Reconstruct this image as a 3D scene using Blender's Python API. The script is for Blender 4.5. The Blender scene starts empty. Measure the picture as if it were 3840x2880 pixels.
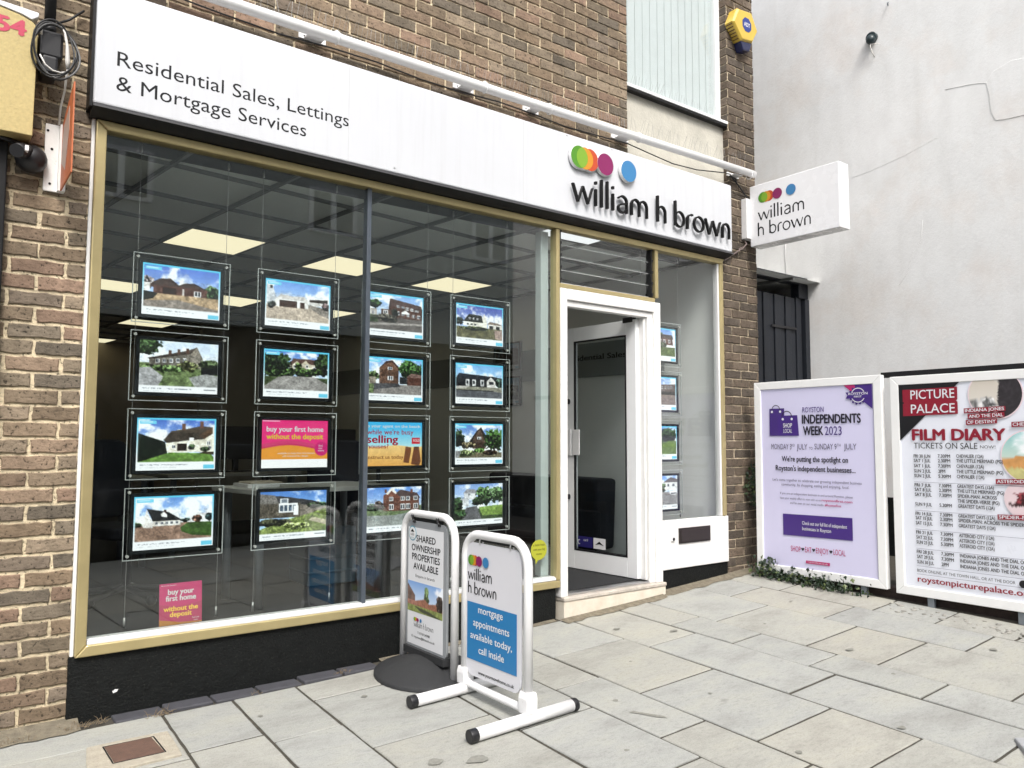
import bpy, math, random
import numpy as np
from mathutils import Vector, Matrix, Quaternion

R = math.radians
scene = bpy.context.scene
COL = scene.collection
random.seed(7)
rng = np.random.default_rng(11)

# ------------------------------------------------------------------ camera
cam_d = bpy.data.cameras.new('camera')
cam_d.lens = 27.578
cam_d.sensor_width = 36.0
cam_d.clip_start = 0.05
cam_d.clip_end = 400.0
cam = bpy.data.objects.new('camera', cam_d)
COL.objects.link(cam)
yaw, pitch, roll = R(37.301), R(4.112), R(0.159)
fw = Vector((math.sin(yaw) * math.cos(pitch), math.cos(yaw) * math.cos(pitch), math.sin(pitch)))
rt = Vector((math.cos(yaw), -math.sin(yaw), 0))
up = rt.cross(fw)
r2 = math.cos(roll) * rt + math.sin(roll) * up
u2 = -math.sin(roll) * rt + math.cos(roll) * up
mw = Matrix((r2, u2, -fw)).transposed().to_4x4()
mw.translation = Vector((0.0, -4.1635, 1.55))
cam.matrix_world = mw
scene.camera = cam

# ------------------------------------------------------------------ world, sun, exposure
SUN_EL, SUN_AZ = R(50), R(-22)      # azimuth measured from -Y (street side) towards +X
world = bpy.data.worlds.new('World')
scene.world = world
world.use_nodes = True
wn = world.node_tree.nodes
wl = world.node_tree.links
bg = wn['Background']
sky = wn.new('ShaderNodeTexSky')
sky.sky_type = 'NISHITA'
sky.sun_disc = False
sky.sun_elevation = SUN_EL
sun_dir = Vector((math.sin(SUN_AZ) * math.cos(SUN_EL), -math.cos(SUN_AZ) * math.cos(SUN_EL), math.sin(SUN_EL)))
sky.sun_rotation = math.atan2(sun_dir.x, sun_dir.y)
sky.air_density = 1.0
sky.dust_density = 4.0
hs = wn.new('ShaderNodeHueSaturation')
hs.inputs['Saturation'].default_value = 0.30
wl.new(sky.outputs[0], hs.inputs['Color'])
wl.new(hs.outputs[0], bg.inputs['Color'])
bg.inputs['Strength'].default_value = 0.12
sun_l = bpy.data.lights.new('sun', 'SUN')
sun_l.energy = 0.95
sun_l.angle = R(16)
sun_l.color = (1.0, 0.95, 0.88)
sun = bpy.data.objects.new('sun', sun_l)
sun.rotation_euler = (-sun_dir).to_track_quat('-Z', 'Y').to_euler()
COL.objects.link(sun)
scene.view_settings.view_transform = 'Standard'
scene.view_settings.look = 'None'
scene.view_settings.gamma = 1.0
scene.view_settings.exposure = 1.42
scene.render.engine = 'CYCLES'
scene.cycles.max_bounces = 8
scene.cycles.transparent_max_bounces = 24
scene.cycles.caustics_reflective = False
scene.cycles.caustics_refractive = False

# ------------------------------------------------------------------ helpers
def V(*a):
    return Vector(a)

class MB:
    """collects shapes, links them as one mesh object"""
    def __init__(self):
        self.v = []; self.f = []; self.m = []; self.c = None; self.s = []
    def add(self, vs, fs, mat=0, smooth=False):
        o = len(self.v)
        self.v.extend([tuple(p) for p in vs])
        for f in fs:
            self.f.append([i + o for i in f]); self.m.append(mat); self.s.append(smooth)
        if self.c is not None:
            self.c.extend([(1, 1, 1, 1)] * len(vs))
        return o
    def box(self, x0, y0, z0, x1, y1, z1, mat=0):
        x0, x1 = min(x0, x1), max(x0, x1); y0, y1 = min(y0, y1), max(y0, y1); z0, z1 = min(z0, z1), max(z0, z1)
        vs = [(x0, y0, z0), (x1, y0, z0), (x1, y1, z0), (x0, y1, z0), (x0, y0, z1), (x1, y0, z1), (x1, y1, z1), (x0, y1, z1)]
        self.add(vs, [(0, 3, 2, 1), (4, 5, 6, 7), (0, 1, 5, 4), (1, 2, 6, 5), (2, 3, 7, 6), (3, 0, 4, 7)], mat)
        return self
    def fbox(self, fr, a0, b0, c0, a1, b1, c1, mat=0):
        O, u, v, n = fr
        vs = [O + u * a + v * b + n * c for c in (c0, c1) for (a, b) in ((a0, b0), (a1, b0), (a1, b1), (a0, b1))]
        self.add(vs, [(0, 3, 2, 1), (4, 5, 6, 7), (0, 1, 5, 4), (1, 2, 6, 5), (2, 3, 7, 6), (3, 0, 4, 7)], mat)
        return self
    def prism(self, poly, fr, c0, c1, mat=0, side=None):
        O, u, v, n = fr
        k = len(poly)
        vs = [O + u * a + v * b + n * c0 for a, b in poly] + [O + u * a + v * b + n * c1 for a, b in poly]
        self.add(vs, [list(range(k))[::-1], list(range(k, 2 * k))], mat)
        o = len(self.v) - 2 * k
        for i in range(k):
            j = (i + 1) % k
            self.f.append([o + i, o + j, o + k + j, o + k + i]); self.m.append(mat if side is None else side); self.s.append(False)
        return self
    def tube(self, pts, r, n=10, mat=0, caps=True, closed=False, smooth=True):
        pts = [Vector(p) for p in pts]
        k = len(pts)
        rs = r if isinstance(r, (list, tuple)) else [r] * k
        rings = []
        prev = None
        for i, p in enumerate(pts):
            a = pts[(i - 1) % k] if (i > 0 or closed) else p
            b = pts[(i + 1) % k] if (i < k - 1 or closed) else p
            t = (b - a).normalized()
            if prev is None:
                h = Vector((0, 0, 1)) if abs(t.z) < .9 else Vector((1, 0, 0))
                x = t.cross(h).normalized()
            else:
                x = (prev - t * prev.dot(t)).normalized()
            prev = x
            y = t.cross(x)
            rings.append([p + (x * math.cos(2 * math.pi * j / n) + y * math.sin(2 * math.pi * j / n)) * rs[i] for j in range(n)])
        vs = [q for ring in rings for q in ring]
        fs = []
        for i in range(k if closed else k - 1):
            i2 = (i + 1) % k
            for j in range(n):
                j2 = (j + 1) % n
                fs.append((i * n + j, i * n + j2, i2 * n + j2, i2 * n + j))
        self.add(vs, fs, mat, smooth)
        if caps and not closed:
            o = len(self.v) - len(vs)
            self.f.append([o + j for j in range(n)][::-1]); self.m.append(mat); self.s.append(False)
            self.f.append([o + (k - 1) * n + j for j in range(n)]); self.m.append(mat); self.s.append(False)
        return self
    def ball(self, c, r, mat=0, n=12, sc=(1, 1, 1)):
        c = Vector(c); vs = []; fs = []
        m = n // 2
        for i in range(m + 1):
            th = math.pi * i / m
            for j in range(n):
                ph = 2 * math.pi * j / n
                vs.append((c.x + r * sc[0] * math.sin(th) * math.cos(ph), c.y + r * sc[1] * math.sin(th) * math.sin(ph), c.z + r * sc[2] * math.cos(th)))
        for i in range(m):
            for j in range(n):
                fs.append((i * n + j, i * n + (j + 1) % n, (i + 1) * n + (j + 1) % n, (i + 1) * n + j))
        self.add(vs, fs, mat, True)
        return self
    def text(self, s, fr, size, mat=0, width=None, align='L', xs=1.0, bold=0.0, depth=0.0, sp=1.0):
        """size = capital height; fr origin at the baseline start"""
        vs, fs, w = text_mesh(s, 0.0, depth, sp)
        k = size / 0.69
        kx = k * xs
        if width is not None and w > 0:
            kx = width / w
        W = w * kx
        off = {'L': 0, 'C': -W / 2, 'R': -W}[align]
        O, u, v, n = fr
        reps = ((0, 0, 0),) if bold <= 0 else ((-bold, 0, 0), (bold, 0, 1), (0, bold * .6, 2), (0, -bold * .6, 3))
        for bx, bz, q in reps:          # heavier weights are built up from shifted strokes, each a hair above the last
            self.add([O + u * ((p[0] + bx) * kx + off) + v * ((p[1] + bz) * k) + n * (p[2] * k + q * .00012) for p in vs], fs, mat)
        return W
    def flush(self, name, mats, parent=None, **kw):
        o = self.build(name, mats, parent, **kw)
        self.v = []; self.f = []; self.m = []; self.s = []
        return o
    def build(self, name, mats, parent=None, bevel=0.0, seg=2, smooth=None):
        me = bpy.data.meshes.new(name)
        me.from_pydata(self.v, [], self.f)
        for m_ in (mats if isinstance(mats, (list, tuple)) else [mats]):
            me.materials.append(m_)
        me.polygons.foreach_set('material_index', self.m)
        me.polygons.foreach_set('use_smooth', self.s if smooth is None else [smooth] * len(self.f))
        if self.c is not None:
            at = me.color_attributes.new('tint', 'FLOAT_COLOR', 'POINT')
            at.data.foreach_set('color', np.array(self.c, dtype=np.float32).ravel())
        me.update()
        ob = bpy.data.objects.new(name, me)
        COL.objects.link(ob)
        if parent is not None:
            ob.parent = parent
            ob.matrix_parent_inverse = parent.matrix_world.inverted() if parent.type != 'EMPTY' else Matrix.Translation(parent.location).inverted()
        if bevel > 0:
            b = ob.modifiers.new('bevel', 'BEVEL')
            b.width = bevel; b.segments = seg; b.limit_method = 'ANGLE'; b.angle_limit = R(40)
        return ob

_tc = {}
def text_mesh(s, bold=0.0, depth=0.0, sp=1.0):
    key = (s, bold, depth, sp)
    if key in _tc:
        return _tc[key]
    cu = bpy.data.curves.new('t', 'FONT')
    cu.body = s; cu.size = 1.0; cu.offset = bold; cu.extrude = depth; cu.space_character = sp
    cu.resolution_u = 3
    cu.fill_mode = 'FRONT' if depth == 0 else 'BOTH'
    ob = bpy.data.objects.new('t', cu)
    me = ob.to_mesh()
    vs = [tuple(p.co) for p in me.vertices]
    fs = [tuple(p.vertices) for p in me.polygons]
    ob.to_mesh_clear()
    bpy.data.objects.remove(ob); bpy.data.curves.remove(cu)
    x0 = min(p[0] for p in vs); x1 = max(p[0] for p in vs)
    vs = [(p[0] - x0, p[1], p[2]) for p in vs]
    _tc[key] = (vs, fs, x1 - x0)
    return _tc[key]

def tag(o, label=None, cat=None, group=None, kind=None):
    if label: o['label'] = label
    if cat: o['category'] = cat
    if group: o['group'] = group
    if kind: o['kind'] = kind
    return o
def thing(name, label, cat, loc=(0, 0, 0), group=None):
    o = bpy.data.objects.new(name, None)
    o.empty_display_size = 0.1
    o.location = loc
    COL.objects.link(o)
    return tag(o, label, cat, group)
XZ = lambda x, y, z: (V(x, y, z), V(1, 0, 0), V(0, 0, 1), V(0, -1, 0))      # faces the street
YZ = lambda x, y, z: (V(x, y, z), V(0, -1, 0), V(0, 0, 1), V(-1, 0, 0))     # faces -X
XY = lambda x, y, z: (V(x, y, z), V(1, 0, 0), V(0, 1, 0), V(0, 0, 1))
def circle(cx, cy, r, n=28, ry=None):
    return [(cx + r * math.cos(2 * math.pi * i / n), cy + (ry or r) * math.sin(2 * math.pi * i / n)) for i in range(n)]
def rrect(x0, y0, x1, y1, r, n=5):
    p = []
    for cx, cy, a in ((x1 - r, y0 + r, -90), (x1 - r, y1 - r, 0), (x0 + r, y1 - r, 90), (x0 + r, y0 + r, 180)):
        for i in range(n + 1):
            t = R(a + 90 * i / n)
            p.append((cx + r * math.cos(t), cy + r * math.sin(t)))
    return p

# ------------------------------------------------------------------ materials
def s2l(c):
    return tuple((x / 12.92 if x <= .04045 else ((x + .055) / 1.055) ** 2.4) for x in c)
def hx(r, g, b):
    return s2l((r / 255, g / 255, b / 255))
def new_mat(name):
    m = bpy.data.materials.new(name); m.use_nodes = True
    return m, m.node_tree.nodes, m.node_tree.links, m.node_tree.nodes['Principled BSDF']
def mat(name, col, rough=.5, metal=0.0, var=0.0, scale=6.0, bump=0.0, bscale=60.0, spec=.5, detail=4, dark=None, speck=None, streak=0.0):
    """base colour broken up by noise, with a little bump"""
    m, n, l, p = new_mat(name)
    p.inputs['Roughness'].default_value = rough
    p.inputs['Metallic'].default_value = metal
    p.inputs['Specular IOR Level'].default_value = spec
    tc = n.new('ShaderNodeTexCoord')
    if var > 0:
        nz = n.new('ShaderNodeTexNoise'); nz.inputs['Scale'].default_value = scale; nz.inputs['Detail'].default_value = detail + 2
        nz.inputs['Roughness'].default_value = .65
        l.new(tc.outputs['Object'], nz.inputs['Vector'])
        r = n.new('ShaderNodeValToRGB')
        d = dark or tuple(c * (1 - var) for c in col)
        r.color_ramp.elements[0].color = (*d, 1); r.color_ramp.elements[0].position = .3
        r.color_ramp.elements[1].color = (*[min(1, c * (1 + var * .35)) for c in col], 1); r.color_ramp.elements[1].position = .68
        l.new(nz.outputs['Fac'], r.inputs['Fac']); l.new(r.outputs['Color'], p.inputs['Base Color'])
        if speck:                        # pale chips and splashes
            n2 = n.new('ShaderNodeTexNoise'); n2.inputs['Scale'].default_value = speck[1]; n2.inputs['Detail'].default_value = 5; n2.inputs['Roughness'].default_value = .7
            l.new(tc.outputs['Object'], n2.inputs['Vector'])
            r2_ = n.new('ShaderNodeMapRange'); r2_.inputs['From Min'].default_value = speck[2]; r2_.inputs['From Max'].default_value = speck[2] + .16
            l.new(n2.outputs['Fac'], r2_.inputs['Value'])
            mx = n.new('ShaderNodeMixRGB'); l.new(r2_.outputs[0], mx.inputs[0]); l.new(r.outputs['Color'], mx.inputs[1]); mx.inputs[2].default_value = (*speck[0], 1)
            l.new(mx.outputs[0], p.inputs['Base Color'])
        if streak:                       # rain runs
            mp = n.new('ShaderNodeMapping'); mp.inputs['Scale'].default_value = (16, 16, .9); l.new(tc.outputs['Object'], mp.inputs['Vector'])
            n3 = n.new('ShaderNodeTexNoise'); n3.inputs['Scale'].default_value = 1.0; n3.inputs['Detail'].default_value = 6; n3.inputs['Roughness'].default_value = .65
            l.new(mp.outputs[0], n3.inputs['Vector'])
            r3 = n.new('ShaderNodeMapRange'); r3.inputs['From Min'].default_value = .5; r3.inputs['From Max'].default_value = .78; r3.inputs['To Min'].default_value = 0; r3.inputs['To Max'].default_value = streak
            l.new(n3.outputs['Fac'], r3.inputs['Value'])
            m3 = n.new('ShaderNodeMixRGB'); m3.inputs[2].default_value = (.30, .29, .26, 1); l.new(r3.outputs[0], m3.inputs[0])
            l.new(p.inputs['Base Color'].links[0].from_socket, m3.inputs[1]); l.new(m3.outputs[0], p.inputs['Base Color'])
        mr = n.new('ShaderNodeMapRange'); mr.inputs['To Min'].default_value = max(0, rough - .1); mr.inputs['To Max'].default_value = min(1, rough + .12)
        l.new(nz.outputs['Fac'], mr.inputs['Value']); l.new(mr.outputs[0], p.inputs['Roughness'])
    else:
        p.inputs['Base Color'].default_value = (*col, 1)
    if bump > 0:
        nb = n.new('ShaderNodeTexNoise'); nb.inputs['Scale'].default_value = bscale; nb.inputs['Detail'].default_value = 6
        l.new(tc.outputs['Object'], nb.inputs['Vector'])
        b = n.new('ShaderNodeBump'); b.inputs['Strength'].default_value = bump; b.inputs['Distance'].default_value = .01
        l.new(nb.outputs['Fac'], b.inputs['Height']); l.new(b.outputs[0], p.inputs['Normal'])
    return m
def emit_mat(name, col, st=1.0):
    m, n, l, p = new_mat(name)
    p.inputs['Base Color'].default_value = (0.0, 0.0, 0.0, 1)
    p.inputs['Specular IOR Level'].default_value = 0
    p.inputs['Emission Color'].default_value = (*col, 1); p.inputs['Emission Strength'].default_value = st
    return m
def glass_mat(name, tint=(.93, .95, .95), ior=1.45, rough=0.0, smear=0.0):
    m, n, l, p = new_mat(name)
    n.remove(p)
    out = n['Material Output']
    tr = n.new('ShaderNodeBsdfTransparent'); tr.inputs['Color'].default_value = (*tint, 1)
    gl = n.new('ShaderNodeBsdfGlossy'); gl.inputs['Roughness'].default_value = rough
    fr = n.new('ShaderNodeFresnel')
    ge = n.new('ShaderNodeNewGeometry'); io = n.new('ShaderNodeMapRange')      # same reflectance from either side of the sheet
    io.inputs['To Min'].default_value = ior; io.inputs['To Max'].default_value = 1 / ior
    l.new(ge.outputs['Backfacing'], io.inputs['Value']); l.new(io.outputs[0], fr.inputs['IOR'])
    mx = n.new('ShaderNodeMixShader')
    l.new(fr.outputs[0], mx.inputs[0]); l.new(tr.outputs[0], mx.inputs[1]); l.new(gl.outputs[0], mx.inputs[2])
    if smear > 0:
        tc = n.new('ShaderNodeTexCoord'); mp = n.new('ShaderNodeMapping'); mp.inputs['Scale'].default_value = (2.2, 1, .7)
        nz = n.new('ShaderNodeTexNoise'); nz.inputs['Scale'].default_value = 3; nz.inputs['Detail'].default_value = 9; nz.inputs['Roughness'].default_value = .75
        rp = n.new('ShaderNodeMapRange'); rp.inputs['From Min'].default_value = .52; rp.inputs['From Max'].default_value = .9; rp.inputs['To Min'].default_value = 0; rp.inputs['To Max'].default_value = smear
        l.new(tc.outputs['Object'], mp.inputs['Vector']); l.new(mp.outputs[0], nz.inputs['Vector']); l.new(nz.outputs['Fac'], rp.inputs['Value'])
        df = n.new('ShaderNodeBsdfDiffuse'); df.inputs['Color'].default_value = (.6, .62, .62, 1)
        m2 = n.new('ShaderNodeMixShader')
        l.new(rp.outputs[0], m2.inputs[0]); l.new(mx.outputs[0], m2.inputs[1]); l.new(df.outputs[0], m2.inputs[2])
        l.new(m2.outputs[0], out.inputs['Surface'])
    else:
        l.new(mx.outputs[0], out.inputs['Surface'])
    return m

def brick_mat():
    m, n, l, p = new_mat('brick_and_mortar')
    at = n.new('ShaderNodeAttribute'); at.attribute_name = 'tint'
    tc = n.new('ShaderNodeTexCoord')
    def noise(sc, det, ro=.6, stretch=None):
        z = n.new('ShaderNodeTexNoise'); z.inputs['Scale'].default_value = sc; z.inputs['Detail'].default_value = det; z.inputs['Roughness'].default_value = ro
        if stretch:
            mp = n.new('ShaderNodeMapping'); mp.inputs['Scale'].default_value = stretch
            l.new(tc.outputs['Object'], mp.inputs['Vector']); l.new(mp.outputs[0], z.inputs['Vector'])
        else:
            l.new(tc.outputs['Object'], z.inputs['Vector'])
        return z
    n1 = noise(9, 8, .7); n2 = noise(70, 3, .5); n3 = noise(24, 6, .7, (1, 1, 2.2))
    def ramp(src, stops):
        r = n.new('ShaderNodeValToRGB')
        while len(r.color_ramp.elements) < len(stops): r.color_ramp.elements.new(.5)
        for e, (pos, c) in zip(r.color_ramp.elements, stops):
            e.position = pos; e.color = (c, c, c, 1) if not isinstance(c, tuple) else (*c, 1)
        l.new(src.outputs['Fac'], r.inputs['Fac'])
        return r
    def mul(a, b, fac=1.0, mode='MULTIPLY'):
        x = n.new('ShaderNodeMixRGB'); x.blend_type = mode; x.inputs[0].default_value = fac
        l.new(a.outputs[0], x.inputs[1]); l.new(b.outputs[0], x.inputs[2]); return x
    a = mul(at, ramp(n1, [(.28, .62), (.5, 1.0), (.72, 1.3)]))
    b = mul(a, ramp(n2, [(.30, .22), (.40, 1.0), (.68, 1.0), (.78, 1.25)]))
    c = mul(b, ramp(n3, [(.30, .55), (.47, 1.0), (.7, 1.15)]))
    n4 = noise(1.1, 6, .6, (1, 1, .6)); c = mul(c, ramp(n4, [(.30, .74), (.5, 1.0), (.7, 1.08)]))
    l.new(c.outputs[0], p.inputs['Base Color'])
    p.inputs['Roughness'].default_value = .9
    p.inputs['Specular IOR Level'].default_value = .25
    ad = n.new('ShaderNodeMath'); ad.operation = 'ADD'
    l.new(n2.outputs['Fac'], ad.inputs[0]); l.new(n3.outputs['Fac'], ad.inputs[1])
    bm = n.new('ShaderNodeBump'); bm.inputs['Strength'].default_value = .7; bm.inputs['Distance'].default_value = .006
    l.new(ad.outputs[0], bm.inputs['Height']); l.new(bm.outputs[0], p.inputs['Normal'])
    return m

def slab_mat():
    m, n, l, p = new_mat('sandstone_slabs')
    at = n.new('ShaderNodeAttribute'); at.attribute_name = 'tint'
    tc = n.new('ShaderNodeTexCoord')
    def noise(sc, det, ro=.6, stretch=(1, 1, 1)):
        z = n.new('ShaderNodeTexNoise'); z.inputs['Scale'].default_value = sc; z.inputs['Detail'].default_value = det; z.inputs['Roughness'].default_value = ro
        mp = n.new('ShaderNodeMapping'); mp.inputs['Scale'].default_value = stretch; mp.inputs['Rotation'].default_value = (0, 0, .5)
        l.new(tc.outputs['Object'], mp.inputs['Vector']); l.new(mp.outputs[0], z.inputs['Vector'])
        return z
    n1 = noise(2.2, 8, .65, (1, 2.0, 1)); n2 = noise(26, 5, .6, (1, 2.6, 1)); n3 = noise(160, 2, .5); n4 = noise(7, 3, .4)
    def ramp(src, stops):
        r = n.new('ShaderNodeValToRGB')
        while len(r.color_ramp.elements) < len(stops): r.color_ramp.elements.new(.5)
        for e, (pos, c) in zip(r.color_ramp.elements, stops):
            e.position = pos; e.color = (c, c, c, 1) if not isinstance(c, tuple) else (*c, 1)
        l.new(src.outputs['Fac'], r.inputs['Fac']); return r
    def mix(a, b, mode='MULTIPLY', fac=1.0):
        x = n.new('ShaderNodeMixRGB'); x.blend_type = mode; x.inputs[0].default_value = fac
        l.new(a.outputs[0], x.inputs[1]); l.new(b.outputs[0], x.inputs[2]); return x
    c = mix(at, ramp(n1, [(.30, (.80, .79, .78)), (.5, 1.0), (.70, (1.10, 1.08, 1.02))]))
    c = mix(c, ramp(n2, [(.28, .84), (.45, 1.0), (.7, 1.06)]))
    c = mix(c, ramp(n3, [(.3, .86), (.5, 1.0), (.75, 1.05)]))
    c = mix(c, ramp(n4, [(.22, .72), (.275, 1.0)]))
    l.new(c.outputs[0], p.inputs['Base Color'])
    p.inputs['Roughness'].default_value = .78
    p.inputs['Specular IOR Level'].default_value = .35
    bm = n.new('ShaderNodeBump'); bm.inputs['Strength'].default_value = .35; bm.inputs['Distance'].default_value = .006
    ad = n.new('ShaderNodeMath'); ad.operation = 'ADD'
    l.new(n2.outputs['Fac'], ad.inputs[0]); l.new(n3.outputs['Fac'], ad.inputs[1])
    l.new(ad.outputs[0], bm.inputs['Height']); l.new(bm.outputs[0], p.inputs['Normal'])
    return m

def picture_mat(name, emit):
    m, n, l, p = new_mat(name)
    at = n.new('ShaderNodeAttribute'); at.attribute_name = 'tint'
    if emit > 0:
        p.inputs['Base Color'].default_value = (.01, .01, .01, 1)
        p.inputs['Emission Strength'].default_value = emit
        l.new(at.outputs['Color'], p.inputs['Emission Color'])
        p.inputs['Roughness'].default_value = .4
    else:
        l.new(at.outputs['Color'], p.inputs['Base Color'])
        p.inputs['Roughness'].default_value = .45
    return m

M_brick = brick_mat()
M_slab = slab_mat()
M_screen = picture_mat('lit_screen_picture', 0.52)
M_print = picture_mat('printed_picture', 0)
M_joint = mat('joint_mortar', (.065, .058, .045), .95, var=.5, scale=30, bump=.6, bscale=140)
M_asphalt = mat('asphalt', (.05, .05, .05), .9, var=.3, scale=20, bump=.6, bscale=200)
M_gold = mat('gold_anodised_aluminium', (.55, .455, .235), .34, metal=.62, var=.12, scale=5, bump=.03, bscale=300)
M_white = mat('white_painted_metal', (.75, .75, .755), .35, var=.03, scale=4, speck=((.45, .43, .39), 38, .66), streak=.10)
M_whitepaint = mat('chalky_white_paint', (.77, .765, .75), .5, var=.07, scale=7, bump=.1, bscale=90, speck=((.42, .39, .33), 26, .66), streak=.14)
M_fascia = mat('white_fascia_sheet', (.60, .615, .645), .22, var=.035, scale=1.3, streak=.13)
M_black = mat('black_painted_render', (.0055, .0065, .0065), .6, var=.5, scale=22, bump=.6, bscale=120, spec=.22, speck=((.035, .036, .03), 75, .57))
M_soffit = mat('dark_grey_soffit', (.008, .008, .009), .5, var=.2, scale=9, spec=.3)
M_blackplastic = mat('black_plastic', (.012, .012, .014), .42)
M_rubber = mat('black_rubber', (.022, .023, .025), .7, var=.3, scale=30, bump=.3, bscale=220)
M_steel = mat('brushed_steel', (.6, .6, .6), .3, metal=1.0)
M_wire = mat('steel_wire', (.42, .42, .42), .4, metal=.7)
M_mullion = mat('blue_grey_mullion', (.07, .085, .105), .4, var=.15, scale=20)
M_glass = glass_mat('shop_window_glass', (.92, .945, .935), 1.78, smear=.02)
M_topglass = glass_mat('upper_window_glass', (.97, .99, .99), 1.45)
M_sideglass = glass_mat('clear_side_glass', (.96, .975, .97), 1.6, smear=.02)
M_clear = glass_mat('clear_acrylic', (.97, .98, .98), 1.2)
M_doorglass = glass_mat('tinted_door_glass', (.84, .87, .87), 1.4)
M_edge = mat('acrylic_edge', (.52, .55, .55), .3)  # pale grey stands in for light glowing at the plate edges
M_stud = mat('satin_stud', (.62, .62, .60), .35, metal=.25)
M_bezel = mat('black_bezel', (.010, .012, .014), .35)
M_text = mat('black_lettering', (.004, .004, .0045), .45, spec=.25)
M_letter = mat('dark_grey_lettering', (.014, .014, .016), .5, spec=.2)
M_ceiling = mat('ceiling_tiles', (.80, .82, .80), .9, var=.05, scale=30)
M_grid = mat('ceiling_grid_bars', (.17, .175, .175), .6)
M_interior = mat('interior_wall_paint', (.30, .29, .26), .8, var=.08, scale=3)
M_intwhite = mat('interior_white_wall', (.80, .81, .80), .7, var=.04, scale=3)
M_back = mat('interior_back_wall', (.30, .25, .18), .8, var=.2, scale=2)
M_carpet = mat('dark_carpet', (.013, .014, .016), .95, var=.4, scale=50, bump=.4, bscale=300)
M_panel = emit_mat('lit_ceiling_panel', (1.0, .88, .60), .47)
M_desk = mat('pale_desk_top', (.42, .42, .40), .45, var=.06)
M_greymetal = mat('grey_table_leg', (.17, .19, .21), .45)
M_navy = mat('dark_navy_fabric', (.010, .012, .020), .8, var=.3, scale=60)
M_render = mat('cream_render', (.52, .50, .435), .85, var=.2, scale=5, bump=.3, bscale=70)
M_upvc = mat('white_window_frame', (.78, .79, .79), .4, var=.05)
M_blind = mat('vertical_blind_fabric', (.60, .625, .625), .8, var=.05, scale=12)
M_yellow = mat('yellow_plastic', (.60, .42, .07), .4, var=.06)
M_blueplastic = mat('dark_blue_plastic', (.012, .016, .06), .25)
M_orange = mat('faded_orange_sheet', (.48, .13, .045), .5, var=.3, scale=14)
M_cable = mat('black_cable', (.014, .014, .015), .5)
M_whitecable = mat('white_cable', (.62, .60, .57), .5)
M_step = mat('cream_marble', (.70, .66, .57), .45, var=.2, scale=9, bump=.1, bscale=60, dark=(.62, .54, .44))
M_stepedge = mat('pale_step_edge', (.54, .49, .43), .55, var=.3, scale=22)
M_rust = mat('rusty_iron', (.13, .075, .055), .75, var=.25, scale=30, bump=.4, bscale=200)
M_sandmortar = mat('sand_mortar', (.42, .38, .305), .95, var=.2, scale=24, bump=.6, bscale=120)
M_bluebrick = mat('blue_brick', (.062, .062, .072), .7, var=.25, scale=24, bump=.3, bscale=140)
M_gate = mat('navy_stained_boards', (.011, .014, .021), .55, var=.35, scale=18, bump=.25, bscale=60)
M_leaf = mat('ivy_leaf', (.030, .062, .016), .45, var=.5, scale=30)
M_leaf2 = mat('ivy_leaf_dark', (.013, .030, .012), .45, var=.4, scale=30)
M_leaf3 = mat('ivy_leaf_pale', (.10, .13, .045), .5, var=.3, scale=30)
M_dry = mat('dry_straw_stems', (.25, .19, .12), .9, var=.3, scale=40)
M_alu = mat('grey_sign_frame', (.26, .275, .29), .5, var=.06)
M_whitefrost = mat('white_gloss_panel', (.80, .80, .82), .25, var=.02)
# ------------------------------------------------------------------ pictures (houses for sale) painted as coloured grids
PW, PH = 120, 82
def vnoise(w, h, cell, seed):
    r = np.random.default_rng(seed)
    out = np.zeros((h, w)); amp = 1.0; tot = 0
    while cell >= 2:
        gw, gh = int(w / cell) + 3, int(h / cell) + 3
        g = r.random((gh, gw))
        ys = np.arange(h) / cell; xs = np.arange(w) / cell
        y0 = ys.astype(int); x0 = xs.astype(int)
        fy = (ys - y0)[:, None]; fx = (xs - x0)[None, :]
        fy = fy * fy * (3 - 2 * fy); fx = fx * fx * (3 - 2 * fx)
        a = g[np.ix_(y0, x0)]; b = g[np.ix_(y0, x0 + 1)]; c = g[np.ix_(y0 + 1, x0)]; d = g[np.ix_(y0 + 1, x0 + 1)]
        out += amp * ((a * (1 - fx) + b * fx) * (1 - fy) + (c * (1 - fx) + d * fx) * fy)
        tot += amp; amp *= .6; cell /= 2
    return out / tot
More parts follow.
